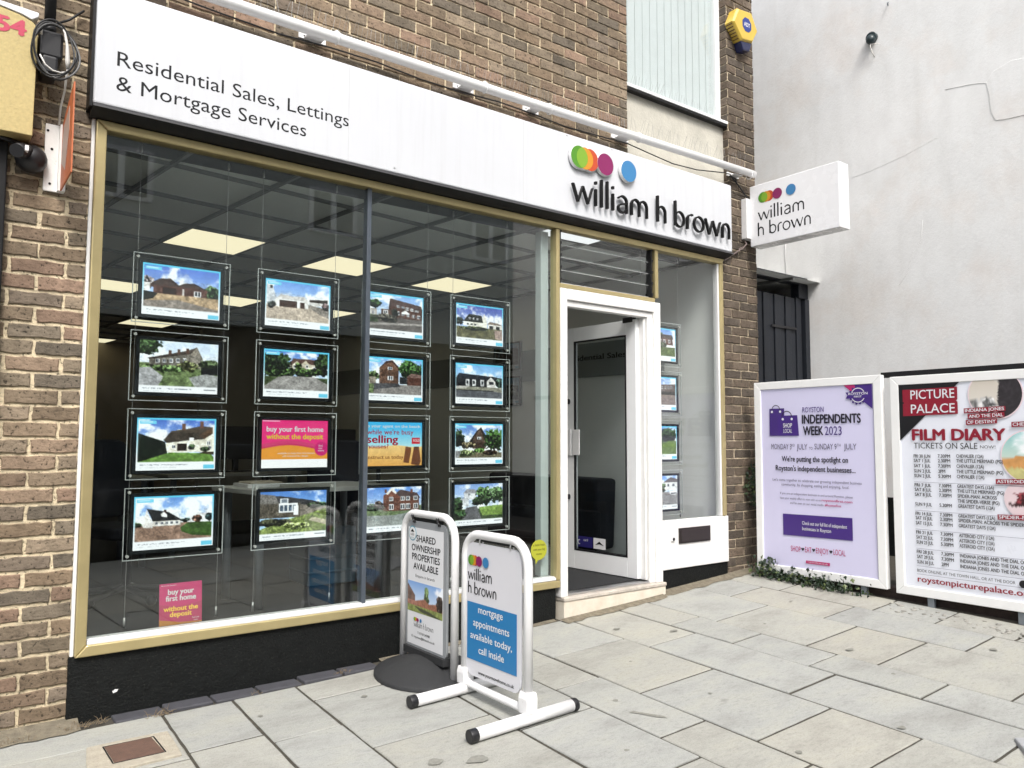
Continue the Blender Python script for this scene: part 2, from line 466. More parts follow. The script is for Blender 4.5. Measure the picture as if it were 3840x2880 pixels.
class Pic:
    def __init__(s, seed, w=PW, h=PH):
        s.k = 2; s.w = w * s.k; s.h = h * s.k; s.seed = seed
        s.a = np.zeros((s.h, s.w, 3))
        s.X, s.Y = np.meshgrid((np.arange(s.w) + .5) / s.w, (np.arange(s.h) + .5) / s.h)
    def ns(s, cell):
        s.seed += 1
        return vnoise(s.w, s.h, cell, s.seed)
    def put(s, mask, col, var=.0, cell=6):
        c = np.array(col)[None, None, :] / 255.0 * np.ones_like(s.a)
        if var: c = c * (1 + var * (s.ns(cell) - .5) * 2)[:, :, None]
        mk = np.clip(mask.astype(float), 0, 1)[:, :, None]
        s.a = s.a * (1 - mk) + c * mk
    def sky(s, top, bot, clouds=.5, y1=.7):
        t = np.clip(s.Y / y1, 0, 1)[:, :, None]
        s.a = (np.array(top) * (1 - t) + np.array(bot) * t) / 255.0 * .74 + .26 * np.array((.80, .87, .95))
        if clouds:
            n = s.ns(60)
            s.put(np.clip((n - (.62 - clouds * .25)) * 6, 0, .92), (250, 252, 255))
    def poly(s, pts, col, var=.0, cell=6):
        ins = np.zeros((s.h, s.w), bool); k = len(pts)
        for i in range(k):
            x0, y0 = pts[i]; x1, y1 = pts[(i + 1) % k]
            if y0 == y1: continue
            c = ((y0 > s.Y) != (y1 > s.Y)) & (s.X < (x1 - x0) * (s.Y - y0) / (y1 - y0) + x0)
            ins ^= c
        s.put(ins, col, var, cell)
    def rect(s, x0, y0, x1, y1, col, var=0, cell=6):
        s.put((s.X > x0) & (s.X < x1) & (s.Y > y0) & (s.Y < y1), col, var, cell)
    def disc(s, cx, cy, rx, ry, col, var=0):
        s.put(((s.X - cx) / rx) ** 2 + ((s.Y - cy) / ry) ** 2 < 1, col, var)
    def tree(s, cx, cy, rx, ry, col, var=.55):
        n = s.ns(14)
        d = ((s.X - cx) / rx) ** 2 + ((s.Y - cy) / ry) ** 2
        m_ = d + (n - .5) * 1.7 < 1
        col = np.array(col)
        s.put(m_, col * .62, var, 6)
        k = s.ns(7) - .22 * (s.Y - cy) / max(ry, .02)
        s.put(m_ & (k > .52), col * 1.05, .4, 4)
        s.put(m_ & (k > .64), np.minimum(255, col * 1.45 + 14), .3, 3)
    def win(s, x0, y0, x1, y1, f=(235, 235, 235), g=(60, 70, 85)):
        s.rect(x0, y0, x1, y1, f); dx = (x1 - x0) * .13; dy = (y1 - y0) * .13
        xm = (x0 + x1) / 2
        s.rect(x0 + dx, y0 + dy, xm - dx / 2, y1 - dy, g, .3); s.rect(xm + dx / 2, y0 + dy, x1 - dx, y1 - dy, g, .3)
    def finish(s, border=True, footer=True, raw=False):
        if not raw:                      # grain and dappling so flat areas read as a photograph
            g = 1 + .34 * (s.ns(5) - .5) + .40 * (s.ns(22) - .5)
            red = np.clip((s.a[:, :, :1] - 1.35 * s.a[:, :, 1:2]) * 6, 0, 1)      # weathered rather than scarlet brick
            lum = s.a.mean(axis=2, keepdims=True)
            s.a = s.a * (1 - .55 * red) + lum * np.array((1.12, .97, .88)) * .55 * red
            amt = np.where(s.Y > .3, 1.0, .35)[:, :, None]
            s.a = (lum + (s.a - lum) * (1.0 - .36 * amt)) * (1 + (g[:, :, None] - 1) * amt)
            s.a = np.clip((s.a - .5) * (1.12 + .24 * amt) + .49 - .05 * amt, 0, 1)
        inner = np.clip(s.a, 0, 1)
        if not raw:
            full = np.ones_like(inner)
            # page: cyan to white border, photograph inset, footer
            t = np.clip(s.Y / .75, 0, 1)[:, :, None]
            bcol = (np.array((95, 205, 240)) * (1 - t) + np.array((250, 252, 255)) * t) / 255
            full = bcol if border else np.ones_like(inner) * np.array((.97, .98, 1))
            x0, x1, y0, y1 = (.03, .975, .045, .835) if border else (.005, .995, .0, .86)
            iy = np.clip(((s.Y - y0) / (y1 - y0) * s.h).astype(int), 0, s.h - 1); ix = np.clip(((s.X - x0) / (x1 - x0) * s.w).astype(int), 0, s.w - 1)
            mk = ((s.X > x0) & (s.X < x1) & (s.Y > y0) & (s.Y < y1))[:, :, None]
            s.a = np.where(mk, inner[iy, ix], full)
            s.rect(0, y1, 1, 1, (250, 252, 254))
            n = (s.ns(3) > .5)
            s.put((s.Y > y1 + .045) & (s.Y < y1 + .065) & (s.X > .06) & (s.X < .66) & n, (150, 155, 165))
            s.put((s.Y > y1 + .095) & (s.Y < y1 + .108) & (s.X > .06) & (s.X < .5) & n, (200, 203, 208))
            if border:
                s.rect(.84, .895, .985, .975, (110, 205, 235))
                s.rect(.04, .06, .24, .12, (120, 215, 245)); s.rect(.06, .075, .2, .1, (190, 235, 250))
            else:
                s.rect(.82, .90, .97, .925, (140, 145, 150))
        a = np.clip(s.a, 0, 1)
        a = a.reshape(s.h // s.k, s.k, s.w // s.k, s.k, 3).mean(axis=(1, 3))
        return a
def pic_mesh(arr, fr, w, h, name, material, parent, c=0.0):
    """lays a painted array on a flat grid, one tint per grid point"""
    ph, pw = arr.shape[:2]
    lin = np.where(arr <= .04045, arr / 12.92, ((arr + .055) / 1.055) ** 2.4)
    O, u, v, n = fr
    xs = np.linspace(0, w, pw); ys = np.linspace(h, 0, ph)
    vs = [tuple(O + u * float(x) + v * float(y) + n * c) for y in ys for x in xs]
    fs = [(j * pw + i, (j + 1) * pw + i, (j + 1) * pw + i + 1, j * pw + i + 1) for j in range(ph - 1) for i in range(pw - 1)]
    mb = MB(); mb.c = []
    mb.v = vs; mb.f = fs; mb.m = [0] * len(fs); mb.s = [False] * len(fs)
    mb.c = np.concatenate([lin.reshape(-1, 3), np.ones((pw * ph, 1))], 1)
    return mb.build(name, material, parent)

def pics():
    P = {}
    BL = (70, 120, 215); BP = (185, 215, 245)
    # column 1
    p = Pic(10); p.sky((60, 100, 205), (150, 190, 240), .55)
    p.tree(.93, .55, .13, .2, (70, 95, 60)); p.tree(.05, .42, .08, .14, (120, 110, 110)); p.rect(0, .42, .08, .62, (225, 220, 215), .2)
    p.poly([(.08, .44), (.2, .30), (.34, .27), (.46, .42), (.52, .36), (.66, .33), (.84, .47), (.84, .52), (.08, .52)], (98, 78, 72), .2)
    p.rect(.12, .46, .84, .70, (140, 72, 58), .25); p.rect(.24, .5, .42, .68, (78, 55, 48), .15); p.win(.66, .52, .76, .66); p.rect(.5, .5, .53, .68, (210, 205, 200))
    p.rect(0, .66, 1, 1, (190, 160, 122), .22, 5); p.poly([(0, .62), (.18, .66), (.12, .8), (0, .86)], (60, 62, 55), .3); p.poly([(0, .86), (.45, .78), (1, .95), (1, 1), (0, 1)], (150, 138, 128), .2)
    P['11'] = p.finish()
    p = Pic(20); p.sky((205, 222, 242), (240, 246, 252), .4)
    p.rect(0, .5, 1, 1, (120, 140, 90), .35, 8); p.poly([(.12, .42), (.62, .22), (.72, .12), (.78, .34), (.78, .58), (.12, .56)], (128, 122, 112), .3)
    p.poly([(.10, .40), (.60, .19), (.72, .1), (.66, .26), (.12, .43)], (92, 84, 78), .25); p.poly([(.64, .26), (.72, .1), (.80, .36), (.80, .6), (.64, .58)], (150, 142, 130), .3)
    for x in (.36, .47, .58): p.rect(x, .14 + (.58 - x) * .3, x + .035, .26 + (.58 - x) * .3, (105, 82, 72))
    for i in range(5): p.win(.2 + i * .085, .41 - i * .01, .245 + i * .085, .5 - i * .01)
    p.tree(.1, .12, .17, .22, (70, 90, 60), .7); p.tree(.62, .55, .14, .12, (105, 110, 70)); p.tree(.3, .62, .25, .08, (95, 120, 70)); p.tree(.9, .5, .14, .12, (88, 105, 70))
    p.rect(.78, .56, 1, .72, (52, 55, 58), .2); p.poly([(0, .62), (.14, .6), (.3, .8), (.24, 1), (0, 1)], (170, 170, 172), .12); p.poly([(.62, .8), (.85, .7), (1, .74), (1, 1), (.7, 1)], (160, 162, 160), .15)
    P['12'] = p.finish(border=False)
    p = Pic(30); p.sky((40, 85, 190), (170, 205, 245), .6)
    p.poly([(.34, .62), (.40, .30), (.52, .22), (.98, .18), (1, .5), (1, .76), (.36, .78)], (232, 226, 205), .08)
    p.poly([(.32, .48), (.42, .26), (.60, .22), (.80, .14), (.98, .16), (.84, .46), (.6, .5), (.36, .55)], (92, 82, 72), .3, 4); p.poly([(.78, .36), (.98, .16), (.98, .32), (.86, .46)], (120, 95, 75), .3)
    p.rect(.56, .08, .61, .24, (120, 90, 75)); p.rect(.80, .02, .85, .2, (125, 92, 78))
    p.rect(.50, .56, .63, .74, (70, 58, 52)); p.win(.43, .6, .48, .68); p.win(.9, .5, .95, .6); p.win(.92, .62, .97, .7); p.rect(.66, .42, .72, .5, (245, 245, 240)); p.rect(.64, .5, .655, .76, (240, 238, 230)); p.tree(.7, .64, .05, .08, (70, 90, 60)); p.tree(.88, .7, .06, .06, (60, 80, 50))
    p.poly([(0, .32), (.34, .52), (.38, .82), (0, 1)], (44, 58, 44), .35); p.poly([(0, 1), (.4, .78), (.95, .8), (1, .9), (1, 1)], (120, 165, 72), .2, 10); p.poly([(.8, .8), (1, .84), (1, .76), (.85, .76)], (90, 80, 60))
    P['13'] = p.finish()
    p = Pic(40); p.sky((75, 130, 215), (190, 218, 245), .75)
    p.rect(0, .6, 1, 1, (165, 132, 112), .18, 4); p.poly([(.58, .72), (.66, .62), (1, .58), (1, .96), (.74, .92), (.6, .82)], (86, 120, 58), .2, 10)
    p.poly([(.08, .60), (.14, .26), (.22, .62), (.22, .7), (.1, .68)], (220, 216, 210), .06); p.poly([(.14, .24), (.42, .34), (.58, .52), (.58, .56), (.22, .55)], (62, 62, 66), .2); p.rect(.22, .54, .58, .66, (215, 210, 200), .12)
    for i in range(5): p.win(.25 + i * .065, .56, .29 + i * .065, .63)
    p.rect(.36, .28, .39, .38, (90, 60, 55)); p.poly([(.32, .38), (.36, .33), (.4, .4), (.4, .46), (.33, .44)], (225, 222, 215)); p.poly([(.68, .52), (.78, .38), (1, .44), (1, .62), (.68, .6)], (225, 225, 225), .05); p.tree(.8, .52, .07, .09, (150, 110, 90)); p.tree(.96, .5, .05, .1, (60, 80, 80)); p.tree(.64, .55, .06, .05, (60, 75, 70)); p.tree(.03, .62, .07, .06, (70, 95, 60))
    P['14'] = p.finish()
    # column 2
    p = Pic(50); p.sky((85, 140, 225), (200, 225, 250), .6)
    p.poly([(0, .1), (.1, .16), (.18, .62), (0, .72)], (205, 210, 216), .05); p.rect(.05, .12, .09, .2, (60, 60, 60)); p.rect(0, .62, 1, 1, (196, 178, 158), .14, 6)
    p.poly([(.12, .52), (.2, .38), (.62, .38), (.66, .5), (.66, .66), (.12, .66)], (228, 224, 218), .06); p.poly([(.14, .46), (.22, .33), (.4, .36), (.6, .34), (.66, .46)], (205, 200, 195), .12)
    p.rect(.2, .48, .48, .66, (92, 66, 55), .1); p.rect(.53, .5, .6, .66, (98, 70, 58), .1); p.tree(.08, .62, .06, .1, (70, 75, 70)); p.poly([(.68, .4), (.98, .36), (.98, .5), (.68, .48)], (85, 72, 65), .2); p.rect(.68, .47, .98, .56, (215, 210, 205), .2)
    p.poly([(.66, .54), (1, .62), (1, .86), (.9, .82), (.66, .62)], (150, 140, 130), .2, 3); p.tree(.95, .55, .06, .1, (110, 90, 90))
    P['21'] = p.finish()
    p = Pic(60); p.sky((60, 110, 200), (180, 210, 245), .5)
    p.poly([(.36, .5), (.4, .26), (.5, .22), (.56, .3), (.64, .2), (.7, .3), (.8, .28), (.88, .34), (.9, .56), (.36, .58)], (205, 195, 172), .12); p.poly([(.36, .34), (.44, .16), (.86, .18), (.9, .34), (.7, .3), (.64, .2), (.56, .32), (.5, .22), (.42, .34)], (105, 82, 76), .2)
    for x, y in ((.44, .34), (.52, .38), (.64, .32), (.76, .36), (.82, .38)): p.win(x, y, x + .04, y + .08)
    p.tree(.16, .32, .24, .3, (48, 66, 40), .7); p.tree(.93, .25, .14, .34, (52, 70, 42), .7); p.tree(.62, .52, .34, .12, (72, 98, 50), .6); p.tree(.2, .58, .24, .1, (60, 82, 45), .6); p.tree(.52, .36, .05, .12, (85, 105, 60))
    p.rect(0, .66, 1, 1, (90, 105, 70), .3); p.poly([(.0, .92), (.2, .68), (.3, .64), (.78, .64), (1, .82), (1, 1), (0, 1)], (158, 154, 150), .12, 4)
    P['22'] = p.finish()
    p = Pic(70); p.a[:] = np.array((226, 48, 122)) / 255
    wv = .56 + .05 * np.sin(p.X * 5.2 + 2.6)
    p.put(p.Y > wv - .08, (205, 60, 110)); p.put(p.Y > wv, (226, 150, 52), .05, 40); p.put(p.Y > .82, (250, 250, 250)); p.put((p.Y > .76) & (p.Y <= .82), (226, 150, 52)); p.put((np.abs(p.Y - wv) < .015), (190, 40, 95)); p.disc(.9, .6, .105, .15, (196, 28, 110))
    p.rect(.02, .02, .27, .035, (245, 200, 220))
    P['23'] = p.finish(raw=True)
    p = Pic(80); p.sky((48, 105, 195), (150, 200, 245), .25)
    p.poly([(0, .12), (.3, .12), (.75, .24), (1, .34), (1, .4), (0, .34)], (75, 75, 78), .25); p.poly([(0, .06), (.22, .1), (.28, .3), (0, .3)], (128, 124, 120), .3, 3); p.rect(0, .3, .6, .64, (112, 104, 92), .3, 3); p.poly([(.6, .34), (1, .4), (1, .55), (.6, .62)], (150, 140, 128), .3)
    p.rect(.28, .30, .56, .52, (230, 232, 236)); 
    for i in range(4): p.rect(.30 + i * .062, .34, .345 + i * .062, .48, (90, 110, 130), .3)
    p.rect(.3, .18, .42, .3, (215, 218, 222)); p.rect(.32, .2, .4, .28, (120, 130, 140)); p.rect(.5, .36, .57, .58, (236, 238, 240)); p.tree(.8, .38, .12, .06, (90, 110, 80)); p.tree(.94, .36, .08, .06, (80, 105, 75))
    p.poly([(0, .9), (.3, .72), (.7, .58), (1, .45), (1, 1), (0, 1)], (140, 158, 84), .35, 5); p.tree(.2, .74, .26, .09, (70, 72, 52), .6); p.poly([(.72, .72), (.8, .66), (1, .74), (1, .86)], (190, 180, 150), .2); p.tree(.55, .84, .2, .08, (150, 165, 95), .5)
    P['24'] = p.finish(border=False)
    # column 3
    p = Pic(90); p.sky((110, 160, 225), (215, 230, 248), .5)
    p.poly([(.36, .34), (.38, .1), (.95, .24), (1, .3), (1, .64), (.36, .66)], (112, 72, 58), .25, 3); p.poly([(.36, .3), (.39, .08), (.98, .22), (1, .34), (.6, .3)], (96, 76, 72), .2)
    for i in range(5): p.win(.5 + i * .09, .26 + i * .02, .56 + i * .09, .33 + i * .02); p.win(.5 + i * .1, .44 + i * .015, .56 + i * .1, .54 + i * .015)
    p.tree(.1, .28, .12, .12, (52, 72, 42), .6); p.rect(.02, .42, .14, .64, (190, 180, 170), .2); p.win(.04, .48, .1, .6); p.rect(.22, .4, .38, .6, (130, 100, 88), .2); p.win(.26, .44, .34, .54); p.poly([(.6, .46), (.67, .38), (.74, .46), (.74, .5), (.6, .5)], (235, 232, 225)); p.tree(.48, .52, .07, .14, (45, 52, 40)); p.rect(0, .6, .2, .76, (80, 100, 62), .4)
    p.rect(0, .64, 1, 1, (118, 110, 106), .25, 4); p.tree(.35, .66, .26, .12, (88, 84, 74), .5); p.poly([(0, .84), (1, .74), (1, .80), (0, .9)], (165, 158, 152), .15); p.rect(0, .66, .16, .8, (74, 96, 58), .4)
    P['31'] = p.finish()
    p = Pic(100); p.sky((110, 165, 230), (205, 225, 250), .5)
    p.poly([(.2, .62), (.2, .26), (.3, .1), (.44, .04), (.56, .22), (.56, .72), (.2, .72)], (120, 90, 74), .3, 3); p.poly([(.18, .3), (.32, .06), (.44, .02), (.58, .24), (.54, .24), (.43, .08), (.3, .14)], (84, 60, 55)); p.win(.36, .22, .44, .3); p.win(.36, .48, .46, .6)
    p.tree(.8, .28, .24, .26, (62, 92, 48), .65); p.poly([(.7, .5), (.8, .38), (1, .4), (1, .52)], (138, 108, 100), .2); p.rect(.72, .5, 1, .72, (122, 72, 60), .25); p.tree(.08, .5, .12, .14, (92, 112, 70)); p.rect(.58, .5, .72, .7, (70, 74, 80), .3); p.rect(.02, .52, .14, .72, (150, 140, 125), .2)
    p.rect(0, .72, 1, 1, (148, 142, 138), .14, 4); p.poly([(0, .72), (.55, .68), (.6, .78), (.2, .86), (0, .92)], (96, 96, 100), .2); p.rect(.02, .72, .1, .98, (120, 140, 90), .4)
    P['32'] = p.finish()
    p = Pic(110); p.a[:] = np.array((70, 185, 232)) / 255
    t = np.clip((p.Y - .1) / .45, 0, 1)[:, :, None]; p.a = (np.array((62, 178, 230)) * (1 - t) + np.array((175, 222, 228)) * t) / 255
    p.put(p.Y > .55 + .02 * np.sin(p.X * 9), (236, 200, 130), .12, 8); t = np.clip((p.Y - .55) / .45, 0, 1); p.put((p.Y > .57) * t * .6, (214, 140, 52), .15, 5)
    p.poly([(.66, .92), (.70, .56), (.80, .58), (.80, .66), (.76, .94)], (112, 66, 38), .2); p.poly([(.80, .96), (.85, .56), (.94, .56), (.98, .9), (.94, 1)], (104, 60, 36), .2); p.rect(.81, .36, .96, .5, (196, 30, 50))
    P['33'] = p.finish(raw=True)
    p = Pic(120); p.sky((62, 120, 210), (205, 225, 248), .4)
    p.rect(0, .5, 1, 1, (122, 138, 108), .15); p.poly([(.32, .62), (.32, .22), (.4, .14), (.46, .04), (.56, .16), (.9, .22), (.96, .34), (.96, .64)], (142, 88, 72), .22, 3); p.poly([(.36, .18), (.46, .02), (.58, .18), (.52, .18), (.46, .1), (.4, .2)], (230, 225, 220)); p.poly([(.54, .16), (.62, .08), (.92, .18), (.98, .32), (.6, .26)], (95, 80, 80), .2)
    for x in (.42, .62, .72, .86): p.win(x, .26, x + .07, .37); p.win(x, .46, x + .08, .6)
    p.rect(.34, .06, .38, .16, (130, 80, 66)); p.rect(.8, .08, .84, .18, (130, 80, 66)); p.tree(.14, .52, .18, .1, (62, 84, 60), .5); p.tree(.24, .44, .08, .08, (95, 80, 70)); p.rect(0, .68, 1, 1, (150, 156, 152), .1, 5); p.poly([(0, .6), (.4, .62), (.8, .68), (.5, .74), (0, .72)], (120, 140, 96), .25)
    P['34'] = p.finish(border=False)
    # column 4
    p = Pic(130); p.sky((48, 62, 160), (150, 180, 230), .5)
    p.poly([(.16, .46), (.26, .26), (.52, .27), (.58, .5), (.58, .54), (.14, .52)], (58, 60, 55), .3, 4); p.poly([(.52, .5), (.6, .2), (.66, .55), (.66, .66), (.14, .62), (.14, .5)], (228, 222, 205), .05); p.poly([(.14, .5), (.25, .28), (.54, .28), (.57, .5)], (66, 66, 60), .3, 4)
    for x in (.26, .34, .42): p.win(x, .36, x + .045, .42); p.rect(x - .04, .54, x + .0, .6, (80, 85, 90))
    p.tree(.05, .5, .1, .12, (58, 66, 60)); p.rect(.68, .52, 1, .68, (222, 216, 206), .06); p.poly([(.66, .52), (.72, .44), (.9, .46), (1, .52)], (150, 130, 115), .15); p.rect(.71, .56, .79, .68, (58, 56, 56)); p.rect(.86, .57, .94, .68, (62, 58, 58)); p.rect(0, .66, 1, 1, (120, 116, 82), .4, 5); p.tree(.4, .7, .3, .07, (78, 84, 52), .5); p.poly([(.82, .7), (1, .68), (1, 1), (.84, .96)], (176, 150, 138), .12)
    P['41'] = p.finish()
    p = Pic(140); p.sky((95, 165, 225), (215, 232, 250), .6)
    p.poly([(0, .4), (.06, .26), (.8, .32), (1, .36), (1, .56), (0, .56)], (66, 72, 82), .15); p.rect(0, .42, .86, .66, (60, 62, 68), .2)
    for x in (.2, .34, .52): p.rect(x, .44, x + .08, .64, (205, 205, 205), .15); p.rect(x + .02, .48, x + .06, .58, (70, 76, 84))
    p.poly([(.66, .66), (.66, .48), (.75, .34), (.86, .5), (.86, .66)], (215, 212, 206), .06); p.win(.71, .48, .81, .58, (40, 42, 46)); p.tree(.94, .52, .1, .14, (70, 90, 78)); p.rect(0, .66, 1, 1, (150, 148, 132), .2, 4); p.poly([(0, .76), (.8, .78), (1, .82), (1, 1), (0, 1)], (108, 110, 116), .12); p.rect(0, .76, .8, .79, (72, 74, 70), .3); p.poly([(0, .66), (.3, .64), (.2, .72), (0, .74)], (205, 200, 190))
    P['42'] = p.finish()
    p = Pic(150); p.sky((58, 110, 200), (195, 220, 248), .7)
    p.poly([(.26, .56), (.44, .18), (.54, .06), (.72, .5), (.7, .62), (.28, .6)], (66, 60, 60), .25, 4); p.poly([(.36, .42), (.52, .12), (.64, .5), (.64, .72), (.36, .72)], (108, 88, 76), .3); p.win(.46, .36, .54, .44); p.rect(.42, .52, .6, .72, (90, 72, 62), .3)
    p.tree(.86, .44, .26, .34, (62, 92, 46), .7); p.tree(.06, .4, .12, .26, (46, 62, 42), .7); p.tree(.26, .62, .16, .1, (120, 110, 80), .5); p.tree(.5, .8, .12, .1, (92, 130, 62), .6); p.rect(0, .84, 1, 1, (130, 122, 96), .4, 4); p.tree(.75, .84, .14, .08, (84, 66, 48)); p.tree(.2, .86, .22, .1, (120, 135, 85), .5); p.poly([(0, .78), (.12, .8), (.06, 1), (0, 1)], (140, 140, 140), .2)
    P['43'] = p.finish()
    p = Pic(160); p.sky((110, 150, 215), (215, 228, 246), .5)
    p.rect(.2, .22, .44, .44, (214, 216, 220), .08); p.poly([(.18, .26), (.26, .14), (.42, .16), (.48, .26)], (150, 150, 156), .2); p.win(.27, .25, .34, .33); p.rect(.08, .4, .3, .62, (208, 212, 216), .1)
    p.tree(.62, .34, .18, .26, (78, 104, 66), .7); p.tree(.9, .32, .16, .24, (92, 118, 80), .7); p.tree(.05, .62, .12, .3, (58, 82, 52), .7); p.tree(.5, .5, .14, .12, (66, 92, 54), .6); p.rect(0, .7, 1, 1, (86, 110, 66), .3); p.poly([(.5, .66), (1, .62), (1, .9), (.58, .9)], (138, 172, 80), .2, 8); p.poly([(.24, .66), (.46, .62), (.56, 1), (.16, 1)], (112, 112, 116), .15, 4); p.tree(.1, .86, .16, .12, (52, 78, 46), .7)
    P['44'] = p.finish(border=False)
    # side column
    p = Pic(170); p.sky((96, 140, 215), (205, 222, 245), .5); p.tree(.3, .3, .4, .2, (80, 92, 70)); p.poly([(.4, .55), (.44, .28), (.6, .2), (.9, .22), (.94, .58)], (130, 82, 74), .25, 3); p.poly([(.42, .32), (.5, .18), (.9, .18), (.95, .34)], (95, 82, 80), .2)
    for x in (.5, .62, .78): p.win(x, .38, x + .07, .5)
    p.tree(.55, .6, .2, .12, (84, 92, 72)); p.rect(0, .66, 1, 1, (112, 130, 76), .25, 8); P['51'] = p.finish()
    p = Pic(180); p.sky((110, 150, 215), (220, 230, 246), .6); p.poly([(0, .3), (1, .2), (1, .5), (0, .55)], (112, 96, 92), .35, 4)
    for i in range(9): p.win(.04 + i * .1, .34 - i * .008, .09 + i * .1, .44 - i * .008)
    p.rect(0, .5, 1, .66, (72, 66, 66), .3); p.rect(0, .62, 1, 1, (150, 134, 124), .14, 4); P['52'] = p.finish()
    p = Pic(190); p.sky((105, 150, 225), (225, 235, 250), .5); p.tree(.75, .3, .3, .26, (56, 74, 46), .7); p.rect(0, .5, 1, 1, (122, 150, 70), .2, 10); p.tree(.3, .5, .4, .06, (70, 92, 56)); P['53'] = p.finish()
    p = Pic(200); p.sky((90, 140, 220), (215, 230, 250), .5); p.rect(.6, .2, 1, .5, (226, 226, 224), .05); p.poly([(.56, .24), (.8, .06), (1, .14), (1, .24)], (120, 112, 112), .2); p.win(.68, .28, .76, .4); p.win(.84, .28, .92, .4); p.tree(.42, .4, .22, .2, (86, 108, 66), .6); p.rect(0, .56, 1, 1, (150, 148, 146), .12, 4); p.disc(.88, .6, .13, .07, (225, 225, 230)); p.rect(.8, .6, .98, .64, (40, 42, 48)); P['54'] = p.finish(border=False)
    return P
# ------------------------------------------------------------------ pavement and street
def gz(x, y):
    x = max(-1.5, min(7.5, x)); yy = max(-6.0, min(1.0, y))
    return .245 + .002 * x + .006 * x * x + .022 * yy

def sheet(name, x0, x1, y0, y1, zf, material, nx=2, ny=2, dz=0):
    mb = MB(); vs = []; fs = []
    for j in range(ny + 1):
        for i in range(nx + 1):
            x = x0 + (x1 - x0) * i / nx; y = y0 + (y1 - y0) * j / ny
            vs.append((x, y, zf(x, y) + dz))
    for j in range(ny):
        for i in range(nx):
            a = j * (nx + 1) + i; fs.append((a, a + 1, a + nx + 2, a + nx + 1))
    mb.add(vs, fs)
    return tag(mb.build(name, material), kind='structure')
ground = sheet('ground', -80, 80, -80, 60, lambda x, y: -.12, M_asphalt, 2, 2)
bed = sheet('pavement_bed', -9, 7.0, -6.0, .45, gz, M_joint, 32, 14, -.006)
road = sheet('road', -40, 40, -11.0, -6.12, lambda x, y: -.02, M_asphalt, 4, 2)
mb = MB(); mb.box(-40, -6.12, -.1, 40, -6.0, .10)
tag(mb.build('kerb', mat('granite_kerb', (.3, .3, .29), .8, var=.3, scale=30, bump=.4), bevel=.01), kind='structure')
mb = MB(); mb.box(-40, -12.1, -.1, 40, -11.0, .1)
tag(mb.build('far_pavement', mat('far_paving', (.12, .12, .11), .85, var=.2, scale=3), bevel=.01), kind='structure')

def slab(mb, quad, tint, jig=.0025, thick=.03, gap=.0066):
    """one paving slab; quad = 4 (x,y) corners ccw"""
    c = [sum(q[0] for q in quad) / 4, sum(q[1] for q in quad) / 4]
    dz = random.uniform(-jig, jig); tx = random.uniform(-.004, .004); ty = random.uniform(-.004, .004)
    def ins(q, d):
        vx, vy = c[0] - q[0], c[1] - q[1]
        return (q[0] + math.copysign(d, vx), q[1] + math.copysign(d, vy))
    def ring(d, h, wob):
        out = []
        for i in range(4):
            a = ins(quad[i], d); b = ins(quad[(i + 1) % 4], d)
            k = 6
            for s in range(k):
                t = s / k
                x = a[0] + (b[0] - a[0]) * t; y = a[1] + (b[1] - a[1]) * t
                if s and wob:
                    x += random.uniform(-wob, wob); y += random.uniform(-wob, wob)
                out.append((x, y, gz(x, y) + dz + (x - c[0]) * tx + (y - c[1]) * ty + h))
        return out
    st = random.getstate()
    r0 = ring(gap, -thick, .0018); random.setstate(st)
    r1 = ring(gap, -.004, .0018); r2 = ring(gap + .005, 0, .0005)
    vs = r0 + r1 + r2; n = 24; fs = []
    for k in range(2):
        for i in range(n):
            j = (i + 1) % n
            fs.append((k * n + i, k * n + j, (k + 1) * n + j, (k + 1) * n + i))
    fs.append(list(range(2 * n, 3 * n)))
    mb.add(vs, fs, 0)
    for i in range(n): mb.c[-1 - i] = tint
    for i in range(n, 3 * n): mb.c[-1 - i] = tuple(t * .93 for t in tint[:3]) + (1,)
SL = .037
rows = [(-2.9, None), (-2.3, None), (-1.75, None), (-1.15, None), (-.7, None), (-.2, [-.42, -1.1]), (.30, [-.345, -.70, -1.3]), (1.005, [-.64, -1.32]), (1.333, [-.75, -1.45]), (1.66, [-.375, -1.06, -1.755]), (2.281, [-.52, -1.30, -1.98]),
        (2.726, [-1.012, -1.745, -2.3]), (3.036, [-.61, -1.315, -2.03, -2.465]), (3.621, [-.82, -1.795, -2.75]), (4.054, [-.6, -1.105, -1.63, -2.25]),
        (4.354, [-.74, -1.42, -1.865, -2.54]), (4.941, [-.40, -1.175, -2.08]), (5.345, [-.55, -1.30, -1.72]), (5.70, None)]
edge0 = {9: -.12, 8: -.125, 7: -.13}
smb = MB(); smb.c = []
tints = [(.405, .402, .368, 1), (.398, .402, .378, 1), (.412, .408, .372, 1), (.392, .397, .378, 1), (.415, .405, .362, 1), (.402, .406, .382, 1)]
for i in range(len(rows) - 1):
    xa, ys = rows[i]; xb = rows[i + 1][0]
    ys = list(ys or [])
    top = -.125 if 1.0 <= xa < 2.2 else (-.02 if xa < 4.9 else .3)
    if xa < .35: top = -.10
    if 2.2 < xa < 3.5: top = -.03
    if 5.3 < xa: top = .2
    ycur = top
    last = ys[-1] if ys else top
    while last > -6.0:
        last -= random.uniform(.5, .82) if abs(xb - xa) > .45 else random.uniform(.45, .7)
        ys.append(max(last, -6.0) if last > -5.7 else -6.0)
        if ys[-1] == -6.0: break
    for yb in ys:
        q = [(xa + SL * yb, yb), (xb + SL * yb, yb), (xb + SL * ycur, ycur), (xa + SL * ycur, ycur)]
        t = list(random.choice(tints)); k = random.uniform(.96, 1.04)
        slab(smb, q, (t[0] * k * .825, t[1] * k * .828, t[2] * k * .825, 1))
        ycur = yb
pavement = tag(smb.build('pavement', M_slab), kind='structure')

